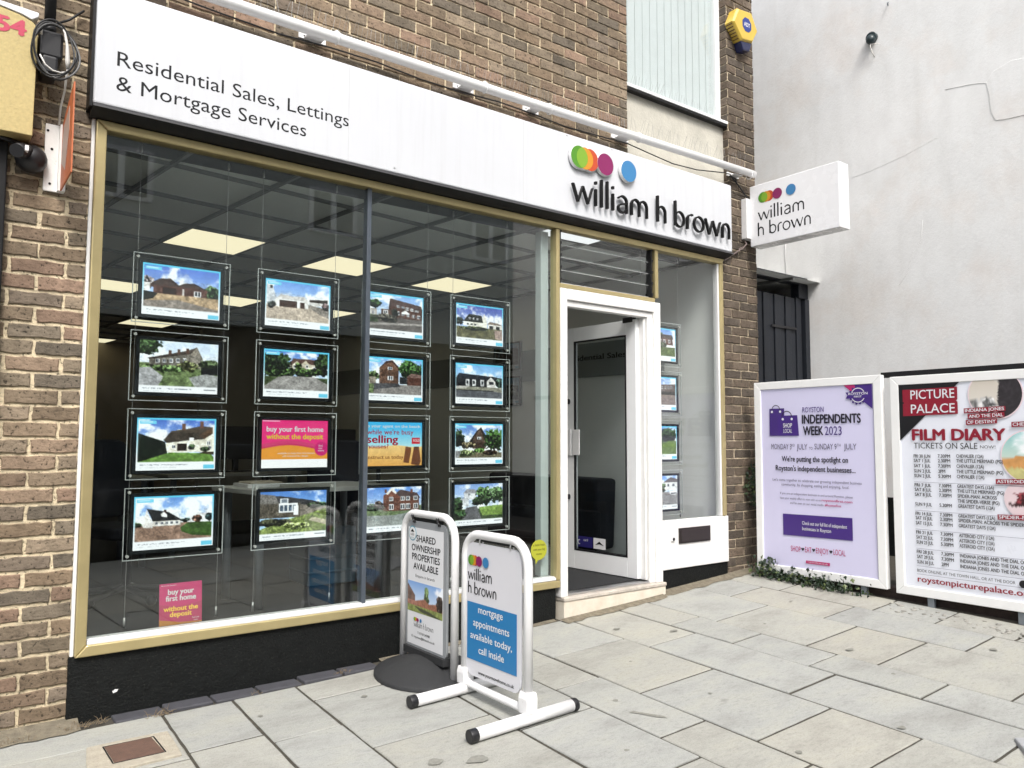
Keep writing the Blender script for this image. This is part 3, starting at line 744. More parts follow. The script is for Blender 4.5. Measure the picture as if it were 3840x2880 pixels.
# blue brick edging at the foot of the riser
eb = MB(); x = .80
while x < 2.15:
    w = .215 + random.uniform(-.006, .006)
    g0 = gz(x + w / 2, -.06)
    dz = random.uniform(-.003, .004)
    eb.box(x, -.118 + random.uniform(-.004, .004), g0 - .05, x + w, .0, g0 + .006 + dz)
    x += w + .011
tag(eb.build('brick_edging', M_bluebrick, bevel=.006), kind='structure')
# mortar fillet against the step and the pillar
fl = MB()
def fillet(pts, w, h):
    vs = []; fs = []
    for (x, y, nx_, ny_) in pts:
        for s, hh in ((0, h), (.45, h * .45), (1, .003)):
            ww = w * random.uniform(.75, 1.25) if s else 0
            px, py = x + nx_ * ww * s, y + ny_ * ww * s
            vs.append((px, py, gz(px, py) + hh))
    for i in range(len(pts) - 1):
        for k in range(2):
            a = i * 3 + k; fs.append((a, a + 1, a + 4, a + 3))
    fl.add(vs, fs, 0, True)
fillet([(2.2 + i * .07, .0, 0, -1) for i in range(20)], .045, .02)
fillet([(3.55 + i * .06, -.055, 0, -1) for i in range(18)], .07, .016)
fillet([(4.58 + i * .06, .0, 0, -1) for i in range(22)], .09, .028)
fillet([(.0 + i * .06, .0, 0, -1) for i in range(12)], .12, .03)
tag(fl.build('mortar_fillet', mat('dirty_mortar', (.19, .165, .12), .95, var=.45, scale=26, bump=.6, bscale=140)), kind='structure')
# broken mortar strip below the notice boards
cs = MB(); cs.c = []
for i in range(70):
    y = random.uniform(-2.7, -1.3); x = 5.44 + SL * y + random.uniform(-.02, .17)
    r = random.uniform(.008, .024); z = gz(x, y)
    k = random.uniform(.24, .38)
    n0 = len(cs.v)
    cs.ball((x, y, z), r, n=7, sc=(1, random.uniform(.7, 1.4), .22))
    for q in range(n0, len(cs.v)): cs.c[q] = (k, k * .97, k * .88, 1)
tag(cs.build('cobble_strip', M_slab), kind='stuff')
# old chewing gum and a scuff on the slabs
gm = MB()
for (x, y, r, q) in ((3.70, -.438, .016, 1.6), (3.942, -.708, .017, 1.8), (4.406, -1.639, .018, 1.5), (4.991, -2.182, .018, 1.2), (1.871, -.487, .012, 1.3), (1.361, -.429, .012, 1), (1.908, -1.434, .03, 1.6), (1.757, -1.346, .026, 1.3), (3.562, -2.36, .014, 1.4), (2.993, -2.212, .013, 1.2), (2.815, -1.318, .012, 1.3), (4.5, -1.0, .011, 1), (3.3, -.95, .01, 1), (5.1, -.8, .012, 1.2), (2.45, -1.75, .012, 1), (4.2, -2.0, .012, 1), (3.25, -1.55, .01, 1)):
    pts = [(x + r * q * (1 + .2 * math.sin(3 * a + x * 9)) * math.cos(a), y + r * (1 + .2 * math.cos(2 * a + y * 7)) * math.sin(a)) for a in [2 * math.pi * t / 14 for t in range(14)]]
    gm.add([(a, b_, gz(a, b_) + .0042) for a, b_ in pts], [list(range(14))])
pts = [(2.755, -1.47), (2.785, -1.465), (2.80, -1.50), (2.85, -1.60), (2.845, -1.625), (2.815, -1.59), (2.775, -1.50)]
gm.add([(a, b_, gz(a, b_) + .0042) for a, b_ in pts], [list(range(7))])
tag(gm.build('paving_stains', mat('gum_and_scuff_stain', (.235, .232, .205), .85, var=.3, scale=60)), kind='structure')

# ------------------------------------------------------------------ brickwork
BR = [(.205, .154, .106), (.185, .142, .099), (.158, .130, .097), (.214, .156, .110), (.230, .158, .114), (.188, .150, .114), (.216, .170, .122), (.134, .112, .086), (.196, .145, .098), (.176, .142, .102)]
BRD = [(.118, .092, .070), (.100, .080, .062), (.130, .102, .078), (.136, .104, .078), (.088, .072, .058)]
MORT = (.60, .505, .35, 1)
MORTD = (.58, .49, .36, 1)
def bricks(mb, fr, x0, x1, z0, z1, off=0.0, pal=BR, mort=MORT, holes=(), bl=.215, bh=.0645, j=.0105, rag=.0022):
    """stretcher-bond brick faces on frame fr (u along, v up, n out)"""
    O, u, v, n = fr
    def P(a, b, c): return O + u * a + v * b + n * c
    # mortar backing
    o = len(mb.v)
    mb.add([P(x0, z0, -.0045), P(x1, z0, -.0045), P(x1, z1, -.0045), P(x0, z1, -.0045)], [(0, 1, 2, 3)], 0)
    for q in range(o, len(mb.v)): mb.c[q] = mort
    course = math.floor((z0 - 1.03) / .075)
    z = 1.03 + course * .075
    while z < z1:
        za, zb = z + j / 2, z + .075 - j / 2
        ca, cb = max(za, z0 + .001), min(zb, z1 - .001)
        if cb - ca > .01:
            sh = off + (.1125 if course % 2 else 0)
            k = math.floor((x0 - sh) / .225)
            while True:
                xa = sh + k * .225 + j / 2; xb = xa + .225 - j
                k += 1
                if xa > x1: break
                a, b = max(xa, x0 + .001), min(xb, x1 - .001)
                if b - a < .015: continue
                if any(a < h[1] and b > h[0] and ca < h[3] and cb > h[2] for h in holes): continue
                c = random.choice(pal); kk = random.uniform(.82, 1.2)
                t = tuple(min(1, q * kk) for q in c) + (1,)
                dx = random.uniform(-.003, .003); dd = random.uniform(-.0015, .002)
                nx_ = max(3, int((b - a) / .03)); nz_ = 3
                out = []
                for s in range(nx_): out.append((a + (b - a) * s / nx_, ca))
                for s in range(nz_): out.append((b, ca + (cb - ca) * s / nz_))
                for s in range(nx_): out.append((b - (b - a) * s / nx_, cb))
                for s in range(nz_): out.append((a, cb - (cb - ca) * s / nz_))
                m = len(out); cx, cz = (a + b) / 2, (ca + cb) / 2
                jit = [(p[0] + random.uniform(-rag, rag) + dx, p[1] + random.uniform(-rag, rag)) for p in out]
                inn = [(p[0] + math.copysign(.0035, cx - p[0]) * (abs(cx - p[0]) > .004), p[1] + math.copysign(.0035, cz - p[1]) * (abs(cz - p[1]) > .004)) for p in jit]
                vs = [P(p[0], p[1], -.006) for p in jit] + [P(p[0], p[1], .0005 + dd) for p in jit] + [P(p[0], p[1], .0035 + dd) for p in inn]
                fs = []
                for r_ in range(2):
                    for s in range(m):
                        e = (s + 1) % m
                        fs.append((r_ * m + s, r_ * m + e, (r_ + 1) * m + e, (r_ + 1) * m + s))
                fs.append(list(range(2 * m, 3 * m)))
                o = len(mb.v)
                mb.add(vs, fs, 0)
                for q in range(o, len(mb.v)): mb.c[q] = t
        z += .075; course += 1

# ------------------------------------------------------------------ the shop building
shop = thing('shop_building', 'brown brick shop with gold framed display window and open white door', 'building', (3.0, .3, .3))
WALLTOP = 6.4
b = MB(); b.c = []
bricks(b, XZ(0, 0, 0), .251, .617, .16, 3.66, off=-.03, j=.0155, rag=.0035)
b.box(.17, .006, .1, .617, .5, 3.66); 
for q in range(len(b.v) - 8, len(b.v)): b.c[q] = MORT
b.build('brick_pier', M_brick, shop)
b = MB(); b.c = []
bricks(b, XZ(0, 0, 0), -2.2, 4.287, 3.66, WALLTOP, off=.04)
b.box(-2.2, .006, 3.1, 4.287, .3, WALLTOP)
for q in range(len(b.v) - 8, len(b.v)): b.c[q] = MORT
bricks(b, (V(0, 0, 0), V(1, 0, 0), V(0, 0, 1), V(0, -1, 0)), -2.2, .25, 2.95, 3.66, off=.04)
b.build('brick_wall', M_brick, shop)
b = MB(); b.c = []
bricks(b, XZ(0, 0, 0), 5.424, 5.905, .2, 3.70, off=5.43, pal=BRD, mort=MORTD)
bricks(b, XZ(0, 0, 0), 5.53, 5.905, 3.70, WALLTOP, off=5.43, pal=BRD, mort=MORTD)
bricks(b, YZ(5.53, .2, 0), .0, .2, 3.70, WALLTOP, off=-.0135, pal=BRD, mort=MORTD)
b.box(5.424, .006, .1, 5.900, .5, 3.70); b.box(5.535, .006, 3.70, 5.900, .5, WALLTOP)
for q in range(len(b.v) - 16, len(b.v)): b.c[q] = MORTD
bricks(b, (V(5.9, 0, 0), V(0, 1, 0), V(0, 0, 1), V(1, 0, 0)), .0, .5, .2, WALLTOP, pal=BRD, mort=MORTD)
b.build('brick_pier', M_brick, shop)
# black painted risers
mb = MB()
mb.box(.612, -.012, .1, 3.545, .12, .548)
mb.build('stall_riser', M_black, shop, bevel=.004)
mb = MB(); mb.box(4.605, -.006, .2, 5.424, .12, .556); mb.build('stall_riser', M_black, shop, bevel=.004)
# white caulk / timber strip beside the brick
mb = MB(); mb.box(.6175, -.014, .552, .633, .05, 3.10); mb.build('sealant_strip', M_whitepaint, shop, bevel=.003)
# gold frame of the big window
gf = MB()
gf.prism([(.634, .548), (.682, .60), (.682, 3.043), (.634, 3.088)], XZ(0, 0, 0), -.04, .030)
gf.prism([(.634, .548), (3.568, .548), (3.568, .596), (.682, .60)], XZ(0, 0, 0), -.04, .036)
gf.prism([(.634, 3.088), (.682, 3.043), (5.372, 3.043), (5.41, 3.088)], XZ(0, 0, 0), -.04, .034)
gf.box(3.538, -.030, .598, 3.572, .04, 3.041)
gf.box(4.556, -.028, 2.66, 4.592, .04, 3.041)
gf.box(5.348, -.030, .935, 5.386, .04, 3.041)
gf.box(5.390, -.016, .935, 5.412, .04, 3.086)
gf.box(3.5745, -.026, 2.626, 4.554, .02, 2.658)
gf.build('shopfront_frame', M_gold, shop, bevel=.006)
cb = MB(); cb.box(5.326, -.020, .935, 5.347, .03, 3.041); cb.build('glazing_bead', M_white, shop, bevel=.003)
hd = MB()
hd.box(.60, .04, 3.0885, 5.43, .34, 3.70)
hd.box(.18, .51, .1, .62, .6, 3.2)
hd.build('lintel', M_soffit, shop)
bd = MB(); bd.box(.684, -.026, .598, 3.536, .03, .616); bd.box(.684, -.012, .616, 3.536, .05, .622); bd.build('sill_bead', M_white, shop, bevel=.003)
# window panes
w1 = MB(); w1.box(.672, .002, .605, 2.083, .010, 3.05); w1.build('window_pane', M_glass, shop)
w1 = MB(); w1.box(2.113, .002, .605, 3.545, .010, 3.05); w1.build('window_pane', M_glass, shop)
w1 = MB(); w1.box(4.585, .002, .93, 5.33, .010, 3.05); w1.build('window_pane', M_sideglass, shop)
mu = MB(); mu.box(2.084, -.012, .60, 2.111, .045, 3.045); mu.build('mullion', M_mullion, shop, bevel=.003)
jm = MB(); jm.box(3.468, .055, .62, 3.536, .12, 3.03); jm.build('window_jamb', mat('pale_jamb', (.55, .62, .62), .5), shop, bevel=.004)
# fanlight with glass louvres
lv = MB()
for k in range(4):
    z0 = 2.675 + k * .092
    fr = (V(3.60, .030, z0), V(1, 0, 0), V(0, -.14, .99).normalized(), V(0, -.99, -.14).normalized())
    lv.fbox(fr, 0, 0, 0, .94, .102, .006, 0)
    lv.fbox(fr, 0, -.003, .0, .94, 0, .006, 1)
lvo = lv.build('louvre_fanlight', [M_sideglass, M_white], shop)
lf = MB()
for x in (3.588, 4.532):
    lf.box(x, -.005, 2.66, x + .014, .05, 3.04)
    for k in range(5): lf.box(x - .002, -.012, 2.68 + k * .088, x + .016, .055, 2.70 + k * .088)
    lf.flush('louvre_clips', M_blackplastic, lvo)
# white door frame
df = MB()
df.box(3.5735, -.034, .478, 3.638, .07, 2.624)
df.box(4.470, -.020, .478, 4.53, .07, 2.50)
df.box(4.53, -.034, .478, 4.603, .06, 2.624)
df.box(3.640, -.034, 2.545, 4.53, .05, 2.624)
df.box(3.640, -.016, 2.500, 4.53, .045, 2.543)
df.box(4.445, .0, .50, 4.468, .075, 2.498)
df.build('door_frame', M_whitepaint, shop, bevel=.005)
th = MB(); th.box(3.60, -.012, .478, 4.51, .10, .494); th.build('threshold', M_steel, shop, bevel=.003)
# open door leaf, hinged on the right, standing into the shop
hx_, hy_ = 4.452, .050
dirx, diry = -.045, .77
L = math.hypot(dirx, diry)
du = V(dirx / L, diry / L, 0); dn = V(-diry / L, dirx / L, 0)          # dn points to -X, the side seen
DF = (V(hx_, hy_, .505), du, V(0, 0, 1), dn)
dl = MB()
H = 1.985
dl.fbox(DF, 0, 0, 0, .10, H, .045); dl.fbox(DF, L - .10, 0, 0, L, H, .045)
dl.fbox(DF, .10, 0, 0, L - .10, .15, .045); dl.fbox(DF, .10, H - .115, 0, L - .10, H, .045)
door = dl.build('door', mat('white_door_metal', (.85, .86, .87), .35, var=.03), shop, bevel=.004)
g = MB(); g.fbox(DF, .08, .135, .018, L - .08, H - .1, .026); g.build('door_glass', M_doorglass, door)
g = MB()
for a0, b0, a1, b1 in ((.10, .15, .112, H - .115), (L - .112, .15, L - .10, H - .115), (.112, .15, L - .112, .162), (.112, H - .127, L - .112, H - .115)): g.fbox(DF, a0, b0, .03, a1, b1, .0465)
g.build('glazing_gasket', M_blackplastic, door)
g = MB(); g.fbox(DF, L - .07, .92, .047, L - .02, 1.14, .056); g.flush('handle_plate', M_white, door, bevel=.003); g.fbox(DF, L - .17, .925, .047, L - .092, 1.135, .058); g.build('handle_plate', M_white, door, bevel=.003)
g = MB()
for zz in (.58, 1.37):
    g.prism([(a * .6, b_) for a, b_ in circle(0, 0, .022, 12)], (DF[0] + du * (L - .045) + V(0, 0, zz), du, V(0, 0, 1), dn), .046, .060)
    g.flush('lock', M_blackplastic, door)
g = MB(); g.fbox(DF, .03, H - .02, .0, .13, H + .022, .05); g.build('door_closer', M_blackplastic, door, bevel=.004)
g = MB(); sf = (DF[0] + V(0, 0, .18) + dn * .0275, -du, V(0, 0, 1), dn)
g.fbox(sf, -L + .125, .0, 0, -L + .29, .085, .001, 0); g.fbox(sf, -L + .30, .0, 0, -L + .43, .085, .001, 1)
g.text('c', (sf[0] + sf[1] * (-L + .125) + V(0, 0, .02) + dn * .002, sf[1], sf[2], sf[3]), .06, 1, xs=.8)
g.text('card', (sf[0] + sf[1] * (-L + .19) + V(0, 0, .05) + dn * .002, sf[1], sf[2], sf[3]), .02, 1)
g.prism([(-L + .32, .03), (-L + .365, .06), (-L + .41, .03), (-L + .365, .04)], (sf[0] + dn * .0015, sf[1], sf[2], sf[3]), 0, .001, 2)
g.build('door_stickers', [mat('blue_sticker', hx(38, 34, 98), .4), mat('white_sticker', (.7, .7, .72), .4), M_text], door)
# white panel with letterbox
pn = MB(); pn.box(4.6035, -.022, .557, 5.421, .04, .932); wp = pn.build('letterbox_panel', M_whitepaint, shop, bevel=.006)
lb = MB(); lb.box(4.795, -.031, .748, 5.175, -.0215, .868); lb.box(4.812, -.036, .762, 5.158, -.031, .854); lb.build('letterbox', mat('dark_bronze', (.045, .036, .034), .4, metal=.4, var=.2, scale=30), wp, bevel=.002)
lb = MB(); lb.box(4.705, -.034, .775, 4.745, -.0215, .865); lb.prism(circle(4.725, .79, .012), XZ(0, 0, 0), .034, .040, 1); lb.build('door_bell', [M_white, M_blackplastic], wp, bevel=.002)
# step
st = MB(); st.box(3.583, -.055, .2, 4.606, .12, .452); st.build('step', M_step, shop, bevel=.004)
st = MB(); st.box(3.578, -.062, .4525, 4.610, .12, .4775); st.build('step_edge', M_stepedge, shop, bevel=.005)
# upper window in its recess
uw = MB(); uw.box(4.287, .05, 3.70, 5.535, .2, 4.30); uw.build('spandrel', M_render, shop)
uw = MB(); uw.box(4.287, -.006, 4.302, 5.528, .12, 4.327); uw.box(4.287, .0, 4.280, 5.528, .05, 4.3015, 1)
uw.build('window_sill', [M_upvc, M_soffit], shop, bevel=.003)
win = MB()
win.box(4.287, .07, 4.327, 4.33, .13, WALLTOP); win.box(5.47, .07, 4.327, 5.53, .13, WALLTOP); win.box(4.33, .07, 4.327, 5.47, .13, 4.37)
uwf = win.build('upper_window', M_upvc, shop, bevel=.005)
win = MB(); win.box(4.325, .095, 4.365, 5.475, .101, WALLTOP); win.build('pane', M_topglass, uwf)
bl = MB()
for k in range(13):
    x = 4.33 + k * .089
    fr = (V(x, .125, 4.36), V(math.cos(.06), math.sin(.06), 0), V(0, 0, 1), V(0, -1, 0))
    bl.fbox(fr, 0, 0, 0, .098, 2.1, .002)
bl.build('vertical_blinds', M_blind, uwf)
bk = MB(); bk.box(4.2, .3, 4.2, 5.6, .34, WALLTOP); bk.build('room_lining', M_intwhite, uwf)
# shell that closes the rooms
ANG = R(7.0)
cu, sv = math.cos(ANG), math.sin(ANG)
U = V(cu, sv, 0); W = V(-sv, cu, 0)
ZC = 3.08; ZF = .50
c0 = V(1.793, 2.012, ZC)
# ceiling with grid
cl = MB(); cl.add([(-3, .05, ZC + .02), (9, .05, ZC + .02), (9, 14, ZC + .02), (-3, 14, ZC + .02)], [(0, 3, 2, 1)]); cl.build('ceiling', M_ceiling, shop)
gr = MB()
FR = (V(c0.x, c0.y, ZC), U, W, V(0, 0, -1))
for i in range(-9, 13):
    a = (i + .5) * .6
    y_at = (c0.x * 0 + (.06 - c0.y - U.y * a) / W.y)          # start just inside the glass
    if not -.4 < c0.x + U.x * a < 7.0: continue
    gr.fbox(FR, a - .010, y_at, -.02, a + .010, 11, .004)
for j_ in range(-5, 19):
    bb = (j_ + .5) * .6
    lo_, hi_ = -2.2, 3.9
    lo_ = max(lo_, (.06 - c0.y - W.y * bb) / U.y)
    if lo_ < hi_: gr.fbox(FR, lo_, bb - .008, -.0195, hi_, bb + .008, .0035)
gr.build('ceiling_grid', M_grid, shop)
fl_ = MB(); fl_.box(-3, .06, .40, 9, 14, ZF); fl_.build('interior_floor', M_carpet, shop)
# right-hand inside wall (runs 6.7 degrees off square), left wall, back wall
rw = MB()
WN = V(.118, -1, 0).normalized()   # along the wall towards the street
wallv = V(-.118, 1, 0).normalized(); wn_ = V(-wallv.y, wallv.x, 0)
WF = (V(5.40, .03, 0), wallv, V(0, 0, 1), wn_)
rw.fbox(WF, 0, ZF, -.12, 12, ZC + .02, 0)
rwo = rw.build('interior_side_wall', M_intwhite, shop)
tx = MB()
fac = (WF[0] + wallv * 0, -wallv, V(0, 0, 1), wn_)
tx.fbox(WF, .55, 2.17, .001, 12, 2.50, .014, 1)  # grey band paints a dark reflection into the wall behind the lettering
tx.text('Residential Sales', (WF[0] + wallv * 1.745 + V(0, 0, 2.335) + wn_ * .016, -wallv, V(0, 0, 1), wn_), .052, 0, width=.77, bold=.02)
tx.build('lettering_and_reflection', [M_text, mat('painted_reflection_band', (.26, .28, .28), .7)], rwo)
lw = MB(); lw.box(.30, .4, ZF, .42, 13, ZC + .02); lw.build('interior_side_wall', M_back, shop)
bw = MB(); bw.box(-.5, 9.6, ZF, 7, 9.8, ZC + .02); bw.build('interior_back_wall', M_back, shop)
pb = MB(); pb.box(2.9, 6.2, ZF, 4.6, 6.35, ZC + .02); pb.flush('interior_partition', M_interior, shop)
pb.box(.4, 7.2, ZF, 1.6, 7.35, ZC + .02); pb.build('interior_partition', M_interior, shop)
rf = MB(); rf.box(-2.2, .34, 3.12, 5.9, 13, 3.16); rf.box(-2.2, .31, WALLTOP, 5.9, 13, WALLTOP + .1); rf.box(-2.2, 12.9, .1, 5.9, 13, WALLTOP); rf.box(5.70, .5, .1, 5.88, 13, WALLTOP); rf.box(-2.3, .3, .1, -2.2, 13, WALLTOP); rf.build('building_shell', M_soffit, shop)
# ------------------------------------------------------------------ logo: dots and stroke lettering
DOTC = [('green_dot', hx(98, 170, 45)), ('lime_dot', hx(150, 200, 60)), ('amber_dot', hx(246, 170, 50)), ('orange_dot', hx(228, 90, 48)), ('magenta_dot', hx(160, 38, 110)), ('blue_dot', hx(72, 152, 214))]
M_dot = [mat(n_, tuple(q * .62 for q in c_), .35) for n_, c_ in DOTC]
def arc(cx, cy, rx, ry, a0, a1, n=9):
    return [(cx + rx * math.cos(R(a0 + (a1 - a0) * i / n)), cy + ry * math.sin(R(a0 + (a1 - a0) * i / n))) for i in range(n + 1)]
GL = {   # strokes as (points, width), advance ; x-height 1
    'w': ([([(.02, 1), (.32, 0)], .14), ([(.32, .02), (.60, .96)], .085), ([(.60, .96), (.92, 0)], .14), ([(.92, .02), (1.2, 1)], .085)], 1.30),
    'i': ([([(.1, 0), (.1, .98)], .15), ([(.1, 1.27), (.1, 1.43)], .15)], .36),
    'l': ([([(.1, 0), (.1, 1.62)], .15)], .36),
    'a': ([([(.10, .84)] + arc(.36, .66, .28, .33, 125, 0) + [(.64, 0)], .12), ([(.62, .60), (.34, .50)] + arc(.36, .25, .28, .25, 100, 290) + [(.62, .22)], .11)], .86),
    'm': ([([(.1, 0), (.1, .74)], .15), (arc(.36, .62, .26, .37, 165, 0) + [(.62, 0)], .125), (arc(.88, .62, .26, .37, 165, 0) + [(1.14, 0)], .125)], 1.38),
    'n': ([([(.1, 0), (.1, .74)], .15), (arc(.37, .62, .27, .37, 165, 0) + [(.64, 0)], .125)], .86),
    'h': ([([(.1, 0), (.1, 1.62)], .15), (arc(.37, .62, .27, .37, 165, 0) + [(.64, 0)], .125)], .86),
    'b': ([([(.1, 0.05), (.1, 1.62)], .15), (arc(.40, .49, .34, .48, 150, -150, 16), .11), (arc(.40, .49, .34, .48, 210, 250, 4), .11)], .90),
    'r': ([([(.1, 0), (.1, .76)], .15), (arc(.40, .60, .30, .38, 165, 70), .11)], .56),
    'o': ([(arc(.42, .49, .36, .48, 0, 360, 24), .115)], .92),
    ' ': ([], .42),
}
def brand(mb, s, fr, xh, mat_=0, width=None, depth=0.0, c0=.001, wt=1.0):
    O, u, v, n = fr
    tot = sum(GL[c][1] for c in s) - .12
    kx = width / tot if width else xh
    x = 0
    for ch in s:
        st_, adv = GL[ch]
        for pts, w in st_:
            P = [((x + p[0]) * kx, p[1] * xh) for p in pts]
            hw = w * xh / 2 * wt
            Lf = []; Rt = []
            for i, p in enumerate(P):
                a = P[max(0, i - 1)]; b_ = P[min(len(P) - 1, i + 1)]
                dx, dy = b_[0] - a[0], b_[1] - a[1]; q = math.hypot(dx, dy) or 1
                nx_, ny_ = -dy / q * hw, dx / q * hw
                if len(P) == 2 and abs(dx) > .01: nx_, ny_ = math.copysign(hw * 1.05, nx_), 0   # flat ends on diagonals
                Lf.append((p[0] + nx_, p[1] + ny_)); Rt.append((p[0] - nx_, p[1] - ny_))
            k = len(P)
            vs = []
            for c in ((c0, c0 + depth) if depth else (c0,)):
                vs += [O + u * a + v * b_ + n * c for a, b_ in Lf] + [O + u * a + v * b_ + n * c for a, b_ in Rt]
            t = len(vs) - 2 * k
            fs = [(t + i, t + i + 1, t + k + i + 1, t + k + i) for i in range(k - 1)]
            if depth:
                for i in range(k - 1):
                    fs += [(i, i + 1, t + i + 1, t + i), (k + i, k + i + 1, t + k + i + 1, t + k + i)]
                fs += [(0, k, t + k, t), (k - 1, 2 * k - 1, t + 2 * k - 1, t + k - 1)]
            mb.add(vs, fs, mat_)
        x += adv
def dots(parent, fr, r, xs_, d=0.0, c0=.001):
    """row of overlapping discs: orange, amber, green, their lens, then magenta and blue; xs_ = centres along u"""
    O, u, v, n = fr
    xa = xs_[2] - xs_[0]
    half = math.degrees(math.acos(min(1, xa / 2 / r)))
    lens = [(r * math.cos(R(a)), r * math.sin(R(a))) for a in np.linspace(-half, half, 12)] + [(xa - r * math.cos(R(a)), r * math.sin(R(a))) for a in np.linspace(half, -half, 12)]
    for q, i in enumerate([3, 2, 0, 1, 4, 5]):
        mb = MB()
        c1 = c0 + d + .0006 * q
        F = (O + u * (xs_[i] if i != 1 else xs_[0]), u, v, n)
        if i == 1:
            mb.prism([(a * .985 + xa * .0075, b_ * .985) for a, b_ in lens], F, c1 - .0005, c1, 0)
        else:
            mb.prism(circle(0, 0, r, 32), F, c0 if d else c1 - .0005, c1, 0, 1 if d else 0)
            if d: mb.prism(circle(0, 0, r * 1.05, 32), F, c0, c1 - .006, 1)
        mb.build(DOTC[i][0], [M_dot[i], M_white], parent)

# ------------------------------------------------------------------ fascia sign
fs_ = thing('fascia_sign', 'long white fascia with raised black lettering and coloured discs above the shop window', 'sign', (3.0, -.1, 3.1))
mb = MB()
mb.box(.603, -.12, 3.129, 5.407, -.02, 3.705)
fp = mb.build('panel', M_fascia, fs_, bevel=.012, seg=3)
mb = MB(); mb.prism([(.1185, 3.116), (.1185, 3.1285), (-.05, 3.1285), (-.05, 3.090), (.045, 3.090)], (V(.603, 0, 0), V(0, -1, 0), V(0, 0, 1), V(1, 0, 0)), 0, 4.817); mb.box(.603, -.1215, 3.1165, 5.42, -.119, 3.1275, 1)
mb.build('soffit', [M_soffit, mat('grey_trim', (.07, .07, .075), .4)], fs_)
mb = MB(); mb.box(.590, -.10, 3.12, .6025, .0, 3.71); mb.build('end_trim', M_soffit, fs_)
mb = MB()
mb.text('Residential Sales, Lettings', XZ(.697, -.1205, 3.336), .072, width=1.205)
mb.flush('lettering', M_letter, fs_)
mb.text('& Mortgage Services', XZ(.697, -.1205, 3.216), .072, width=.952)
mb.build('lettering', M_letter, fs_)
mb = MB()
T_ = lambda s_: sum(GL[c][1] for c in s_)
kx_ = 1.755 / (T_('william h brown') - .12)
for w_, pre in (('william', ''), ('h', 'william '), ('brown', 'william h ')):
    brand(mb, w_, XZ(3.585 + kx_ * T_(pre), -.137, 3.222), .124, width=kx_ * (T_(w_) - .12), depth=.022, c0=0, wt=.86)
    mb.flush('raised_lettering', M_text, fs_)
dots(fs_, XZ(3.65, -.128, 3.547), .080, [0, 0, .052, .104, .253, .492], d=.022, c0=.0)
mb = MB()
for x, z in ((3.56, 3.69), (2.2, 3.16), (4.0, 3.69)):
    mb.prism(circle(x, z, .005, 10), XZ(0, -.1198, 0), 0, .003); mb.flush('fixing_screw', M_steel, fs_)
for x in (1.90, 3.17):
    mb.box(x, -.1206, 3.135, x + .0025, -.1196, 3.70); mb.flush('panel_joint', mat('joint_line', (.50, .51, .52), .5), fs_)

# ------------------------------------------------------------------ projecting box sign
ps = thing('projecting_sign', 'white box sign with coloured discs projecting from the right brick pier', 'sign', (5.8, 0, 3.5))
mb = MB(); mb.box(5.74, -.895, 3.237, 5.885, -.06, 3.772); mb.build('box', M_whitefrost, ps, bevel=.006)
mb = MB(); mb.box(5.69, -.062, 3.31, 5.875, -.004, 3.665); mb.build('wall_mount', M_white, ps, bevel=.004)
mb = MB(); brand(mb, 'william', YZ(5.74, -.145, 3.452), .073, width=.445, wt=1.3); mb.flush('lettering', M_letter, ps); brand(mb, 'h brown', YZ(5.74, -.135, 3.318), .073, width=.51, wt=1.3); mb.build('lettering', M_letter, ps)
dots(ps, YZ(5.74, -.195, 3.648), .046, [0, 0, .030, .060, .142, .272])

# ------------------------------------------------------------------ trough light with its brackets
tl = thing('trough_light', 'long white tube light on flat brackets above the white fascia', 'light', (3.2, -.1, 3.85))
mb = MB(); mb.tube([(.40, -.10, 3.843), (1.3, -.10, 3.843), (3.05, -.10, 3.846), (4.4, -.10, 3.860), (5.752, -.10, 3.878)], .0305, 18); mb.build('tube', M_white, tl)
for xa, xb in ((.60, .77), (1.636, 1.80), (2.678, 2.838), (3.25, 3.39), (4.103, 4.284), (5.495, 5.655)):
    zc = 3.845 if xa < 4 else 3.857
    mb = MB()
    mb.box(xa, -.012, zc - .016, xb, -.003, zc + .016); mb.box(xa + .03, -.075, zc - .015, xb - .03, -.012, zc - .010)
    xm = xb + .03
    mb.tube([(xm, -.10 + .034 * math.cos(R(a)), zc + .034 * math.sin(R(a))) for a in range(0, 361, 30)], .004, 6)
    mb.prism([(xm - .03, zc + .030), (xm + .03, zc + .030), (xm, zc + .048)], XZ(0, -.10, 0), -.004, .004)
    for q in (.2, .55, .8): mb.prism(circle(xa + (xb - xa) * q, zc, .005, 8), XZ(0, -.012, 0), 0, .002, 1)
    mb.build('bracket', [M_white, M_text], tl, bevel=.0015)
mb = MB(); mb.tube([(.62 + i * .3, -.03, 3.81 + .012 * math.sin(i * 1.7)) for i in range(12)] + [(4.254, -.04, 3.817), (4.467, -.05, 3.791), (4.747, -.05, 3.768), (5.043, -.05, 3.781), (5.39, -.04, 3.835), (5.5, -.03, 3.848)], .0045, 6)
tag(mb.build('cable', M_cable), 'thin black cable running under the white tube light', 'cable')
mb = MB(); mb.tube([(5.51, -.03, 3.848), (5.53, -.05, 3.80), (5.579, -.03, 3.801), (5.62, -.03, 3.775), (5.668, -.03, 3.742), (5.739, -.04, 3.672)], .006, 6); mb.tube([(5.50, -.03, 3.83), (5.56, -.05, 3.815), (5.60, -.03, 3.79)], .006, 6)
tag(mb.build('cable', M_cable), 'short looped black cable from the tube light to the projecting box sign', 'cable')
mb = MB(); mb.tube([(5.71, -.02, 3.30), (5.698, -.05, 3.261), (5.66, -.03, 3.215), (5.625, -.03, 3.199), (5.56, -.02, 3.16), (5.503, -.02, 3.13), (5.43, -.02, 3.085), (5.40, -.02, 3.07)], .006, 6); mb.tube([(5.60, -.01, 3.16), (5.66, -.01, 3.225), (5.70, -.03, 3.24)], .005, 6)
